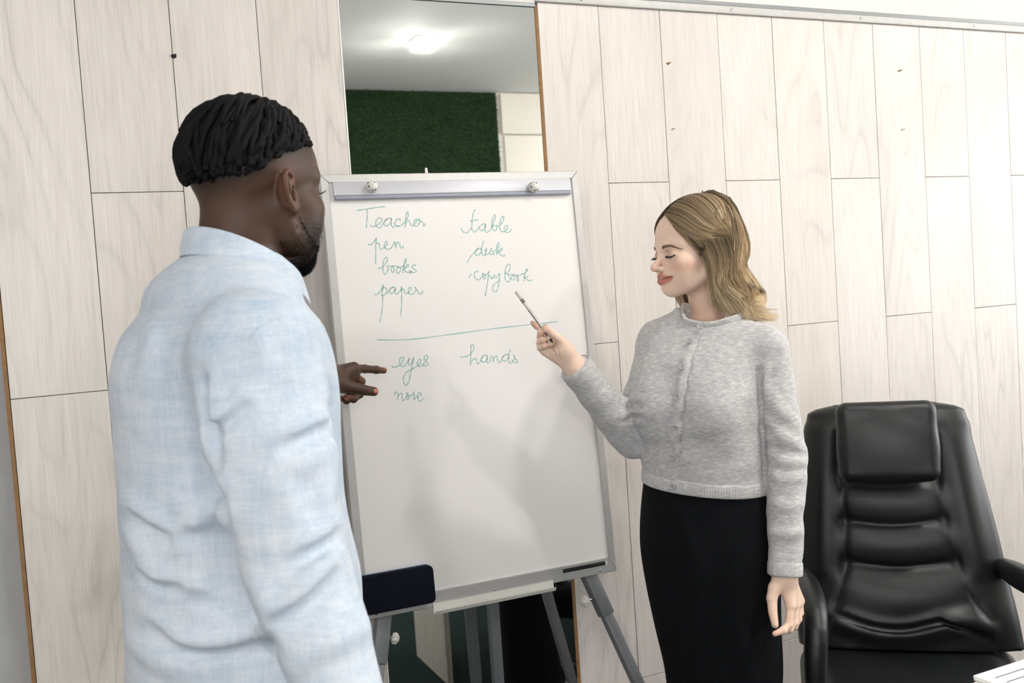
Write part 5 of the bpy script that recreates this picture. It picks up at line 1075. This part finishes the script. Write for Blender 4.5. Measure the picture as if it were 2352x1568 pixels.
sh = link('shirt', raw_mesh('shirt', vT, fT), M['linen'], MN.root); sh['label'] = 'light blue linen long-sleeved shirt'
# collar: fold-over band open at the front
def collar():
    pb, pf = Q0(432, 523), Q0(676, 636); n = 80; th = np.linspace(math.radians(22), math.radians(338), n); V = []
    yb, yf = pb[1], pf[1]; yc = (yb+yf)/2; hl2 = (yf-yb)/2; drop = (pb[2]-pf[2])
    for a in th:
        cf = math.cos(a)*1.02; sn = math.sin(a); s_ = (1+cf)/2; o = np.array([sn*.092, math.cos(a)*hl2*.98, 0]); z = pb[2]-drop*s_**1.15; fr = max(0, (abs(math.cos(a)) if math.cos(a) > 0 else 0)-.55)/.45
        on = o/np.linalg.norm(o); c0 = np.array([0.0, yc, z]); top = c0+o
        dn = .042+.012*fr; hgt = [(-.006, -.045), (-.004, -.012), (-.0022, -.002), (.001, .0), (.004, -.003), (.0085, -.015), (.013+.004*fr, -dn)]
        V.append([top+on*r_+np.array([0, .0, z_])+np.array([0, 0, 0]) for r_, z_ in hgt])
    V = np.array(V); m = V.shape[1]; i = np.arange(n*m).reshape(n, m); F_ = np.stack([i[:-1, :-1], i[:-1, 1:], i[1:, 1:], i[1:, :-1]], -1).reshape(-1, 4)
    o = link('collar', raw_mesh('collar', V.reshape(-1, 3), F_), M['linen'], sh); md = o.modifiers.new('thick', 'SOLIDIFY'); md.thickness = .0022; md.offset = 0; md = o.modifiers.new('sub', 'SUBSURF'); md.levels = md.render_levels = 1
collar()
# trousers, shoes
S = Sculpt(); S.stack([(.80, 0, hips[1], .160, .125), (.90, 0, hips[1], .155, .125), (1.0, 0, hips[1], .150, .120)], .03)
for x in (-1, 1): S.chain([(x*.085, hips[1], .82), (x*.11, hips[1]+.02, .48), (x*.11, hips[1]-.01, .06)], [.095, .085, .072], .03)
v_, f_q = S.mesh(.008); link('trousers', raw_mesh('trousers', v_, f_q), M['denim'], MN.root)
for x in (-1, 1):
    S = Sculpt(); S.chain([(x*.11, hips[1]-.035, .052), (x*.12, hips[1]+.08, .04), (x*.125, hips[1]+.18, .032)], [.043, .040, .031], .02); S.cut((0, 0, .004), (0, 0, -1)); v_, f_q = S.mesh(.006); link('shoe', raw_mesh('shoe', v_, f_q), M['black'], MN.root)
# hair: short twists combed back over a dark cap, faded sides ; beard fuzz
mr = np.random.RandomState(7); HC, HRr = np.array((0, -.018, .040)), np.array((.0825, .1035, .0865))
S = Sculpt(); S.F(MH); S.ell(HC, HRr, .01)
ny = np.array([(-.115, .010), (-.06, .030), (0, .060), (.06, .076), (.10, .090)])
for (ya, za), (yb_, zb) in zip(ny[:-1], ny[1:]): pass
S.add((lambda X: (lambda L: (hair_edge(L[..., 1])+.004)-L[..., 2])(((X-MH[:3, 3]) @ MH[:3, :3]))), [-9]*3, [9]*3, 'i', .008)
S.F(); v_, f_q = S.mesh(.003); cpm = link('hair', raw_mesh('hair', v_, f_q), M['hair_black'], MN.root); cpm['label'] = 'short black twists with faded sides'
paths, rads = [], []
def on_cap(d, off): d = d/HRr; return HC+ (d/np.linalg.norm(d))*1.0*HRr+ (lambda n_: n_/np.linalg.norm(n_))(d/np.linalg.norm(d)/HRr)*off
for tier, (cnt, t0, t1, off) in enumerate(((74, .50, 1.0, .0005), (66, .25, .80, .003), (54, .0, .58, .0055))):
    for i in range(cnt):
        az = 2*np.pi*(i+mr.uniform(-.25, .25)+tier*.33)/cnt; end = np.array([math.sin(az)*HRr[0], math.cos(az)*HRr[1], 0]); ye = HC[1]+end[1]*.96; ze = hair_edge(ye)-mr.uniform(-.002, .010)*(1 if end[1] < .03 else .2); e_ = np.array([end[0], end[1], ze-HC[2]])
        rt0 = np.array([mr.normal(0, .012), .030+mr.normal(0, .01), HRr[2]]); n = 18; pts = []; sw = mr.uniform(-.2, .35)
        for s_ in np.linspace(t0, t1, n):
            d = rt0*(1-s_)/np.linalg.norm(rt0)+e_*s_/np.linalg.norm(e_); ang = sw*math.sin(s_*np.pi)*np.sign(e_[0] or 1); d = np.array([d[0]*math.cos(ang)-d[1]*math.sin(ang), d[0]*math.sin(ang)+d[1]*math.cos(ang), d[2]])
            pts.append(mh(on_cap(d, off+.0015*math.sin(s_*31+i)+mr.normal(0, .0005))))
        paths.append(pts); rads.append((.0048+mr.uniform(-.0006, .0008))*(1+.16*np.sin(np.linspace(0, 26, n)+mr.uniform(0, 6)))*np.interp(np.linspace(0, 1, n), [0, .1, .9, 1], [.6, 1, 1, .45]))
v_, f_q, _ = tubes(np.array(paths), np.array(rads), 7); tw = link('twists', raw_mesh('twists', v_, f_q), M['hair_black'], cpm); tw['kind'] = 'stuff'
def fuzz(name, pts_fn, n, ln, m, rad, parent):
    co = np.empty(0)
    X = pts_fn(n); X = (X @ MH[:3, :3].T)+MH[:3, 3]
    for _ in range(4): X = X-D.grad(X)*D.at(X)[:, None]
    N_ = D.grad(X); d = N_+mr.normal(0, .35, X.shape)+np.array([0, .1, -.75]); d /= np.linalg.norm(d, axis=1)[:, None]; L_ = ln*mr.uniform(.5, 1.15, n)[:, None]
    P_ = np.stack([X-N_*.0005, X+d*L_*.55, X+d*L_+np.array([0, 0, -.0006])], 1); v_, f_q, _ = tubes(P_, np.array([rad, rad*.8, rad*.25]), 3); return link(name, raw_mesh(name, v_, f_q), m, parent)
jw = np.array([(.064, .004, -.005), (.061, .014, -.045), (.054, .032, -.080), (.036, .066, -.106), (0, .094, -.112), (-.036, .066, -.106), (-.054, .032, -.080), (-.061, .014, -.045), (-.064, .004, -.005)])
def bpts(n):
    s_ = .5+.5*np.sign(mr.uniform(-1, 1, n))*mr.uniform(0, 1, n)**1.8*.62; q = np.array([np.interp(s_, np.linspace(0, 1, 9), jw[:, j]) for j in range(3)]).T; w_ = np.interp(np.abs(s_-.5)*2, [0, .55, .8, 1], [.018, .016, .012, .003]); return q+mr.normal(0, 1, (n, 3))*w_[:, None]*np.array([.6, .9, 1])
bf = fuzz('beard', bpts, 7000, .0052, M['hair_black'], .0002, MN.root)
tag(MN.root, 'man with short black twists in a light blue linen shirt, seen from behind', 'person')
# ------------------------------------------------------------------ executive chair
cp_ = at(2072, 1250, 2.50); fdir = -np.array([cp_[0], cp_[1]]); fdir /= np.linalg.norm(fdir); a_ = math.radians(6)
CH = Person('office_chair', 2072, 1250, 2.50, (fdir[0]*math.cos(a_)-fdir[1]*math.sin(a_), fdir[0]*math.sin(a_)+fdir[1]*math.cos(a_)))
tag(CH.root, 'high-backed black leather executive chair with padded armrests by the wall', 'chair')
cq = CH.px
lean = Matrix.Translation((0, -.03, .50)) @ Matrix.Rotation(math.radians(9), 4, 'X')
S = Sculpt(); S.F(lean)
rowsC = [(932, 1885, 2195), (960, 1862, 2222), (1010, 1853, 2234), (1080, 1847, 2250), (1180, 1842, 2274), (1250, 1838, 2290), (1330, 1836, 2306), (1420, 1838, 2326), (1490, 1846, 2338)]
LI = np.array(lean.inverted()); nd = []
for y, a, b in rowsC:
    pa, pb = [LI[:3, :3] @ cq(x, y, 2.50)+LI[:3, 3] for x in (a, b)]; nd.append([(pa[2]+pb[2])/2, (pa[0]+pb[0])/2, 0, np.linalg.norm(pa-pb)/2, .062])
nd = [[nd[0][0]+.010, nd[0][1], 0, nd[0][3]*.72, .030]]+nd; nd[1][4] = .046; nd[-1][4] = .075; nd[-2][4] = .08
S.stack(nd, .02, p=2.7)
S.F(); S0 = Sculpt(); S0.P = list(S.P)
g = lambda pix, r, h, op='s', k=.02: CH.fold(S, pix, r, h, 2.1, 2.9, op, k, 16, src=S0)
for pix in ([(1938, 1195), (2050, 1206), (2166, 1194)], [(1944, 1288), (2060, 1301), (2196, 1288)], [(1935, 1108), (2040, 1112), (2150, 1104)]): g(pix, .005, .008)
for pix in ([(1924, 1000), (1934, 1105), (1942, 1200), (1944, 1290), (1925, 1380), (1900, 1440)], [(2146, 1000), (2150, 1105), (2167, 1195), (2197, 1290), (2232, 1370), (2270, 1420)]): g(pix, .005, .006)
for pix, r, h in (([(1960, 1150), (2050, 1155), (2140, 1150)], .05, .005), ([(1965, 1245), (2060, 1252), (2165, 1243)], .05, .006), ([(1950, 1350), (2070, 1365), (2200, 1350)], .06, .012), ([(1895, 1000), (1890, 1150), (1890, 1300)], .03, .010), ([(2190, 1010), (2215, 1150), (2250, 1300)], .03, .010), ([(1930, 1425), (2010, 1450), (2080, 1456), (2160, 1438), (2230, 1420)], .02, .014), ([(2150, 1440), (2200, 1425), (2270, 1445)], .012, .008)): g(pix, r, h, 'u', .03)
for pix, r, h in (([(1925, 1412), (2010, 1440), (2080, 1445), (2150, 1430)], .008, .003), ([(2160, 1428), (2210, 1442), (2265, 1466)], .007, .003)): g(pix, r, h, 's', .012)
v_, f_q = S.mesh(.005); link('backrest', raw_mesh('backrest', v_, f_q), M['leather'], CH.root)
S = Sculpt(); c1, c2 = cq(1928, 1016, 2.44), cq(2146, 1014, 2.44); ctr = (c1+c2)/2; S.rbox((ctr[0], ctr[1]-.010, ctr[2]), (np.linalg.norm(c1-c2)/2*1.0, 0.046, .098), .026, rot=Matrix.Rotation(math.radians(9), 3, 'X')); S.ell((ctr[0], ctr[1]+.012, ctr[2]-.015), (.105, .036, .080), .03)
v_, f_q = S.mesh(.0045); o = link('headrest', raw_mesh('headrest', v_, f_q), M['leather'], CH.root)
S = Sculpt(); sy = .30; S.rbox((0, .20, .445), (.262, .285, .058), .05); S.rbox((0, .21, .49), (.20, .22, .022), .02, .03); S.rbox((0, .20, .39), (.25, .27, .025), .02)
v_, f_q = S.mesh(.006, slack=2.5); link('seat', raw_mesh('seat', v_, f_q), M['leather'], CH.root)
for pts, rr_ in (([cq(1842, 1318, 2.50), cq(1858, 1350, 2.36), cq(1870, 1395, 2.26), cq(1874, 1450, 2.21), cq(1874, 1560, 2.20), cq(1890, 1690, 2.24), cq(1930, 1760, 2.28)], [.020, .027, .028, .027, .025, .022, .02]), ([cq(2302, 1300, 2.50), cq(2340, 1322, 2.36), cq(2405, 1362, 2.22), cq(2445, 1425, 2.14), cq(2450, 1560, 2.13), cq(2420, 1700, 2.2), cq(2350, 1780, 2.28)], [.022, .030, .030, .028, .026, .022, .02])):
    S = Sculpt(); S.chain(pts, rr_, .01, 'u', 26); v_, f_q = S.mesh(.005); link('armrest', raw_mesh('armrest', v_, f_q), M['leather'], CH.root)
bm = bmesh.new(); cyl(bm, (0, .2, .09), (0, .2, .40), .03, n=20); cyl(bm, (0, .2, .26), (0, .2, .40), .045, n=20); bm_obj('gas_lift', bm, M['black'], CH.root, True)
for k in range(5):
    a = 2*math.pi*k/5+.3; d = Vector((math.cos(a), math.sin(a), 0)); bm = bmesh.new(); c0 = Vector((0, .2, .11)); beam(bm, c0, c0+d*.30+Vector((0, 0, -.025)), .045, .03, (0, 0, 1)); lg = bm_obj('base_leg', bm, M['black'], CH.root, True, .006)
    e = c0+d*.29; sdv = Vector((-d.y, d.x, 0)); bm = bmesh.new()
    for s_ in (-1, 1): cyl(bm, (e.x+sdv.x*.006*s_, e.y+sdv.y*.006*s_, .028), (e.x+sdv.x*.026*s_, e.y+sdv.y*.026*s_, .028), .028, n=20)
    cyl(bm, (e.x, e.y, .03), (e.x, e.y, .09), .008, n=10); bm_obj('caster', bm, M['black'], lg, True)
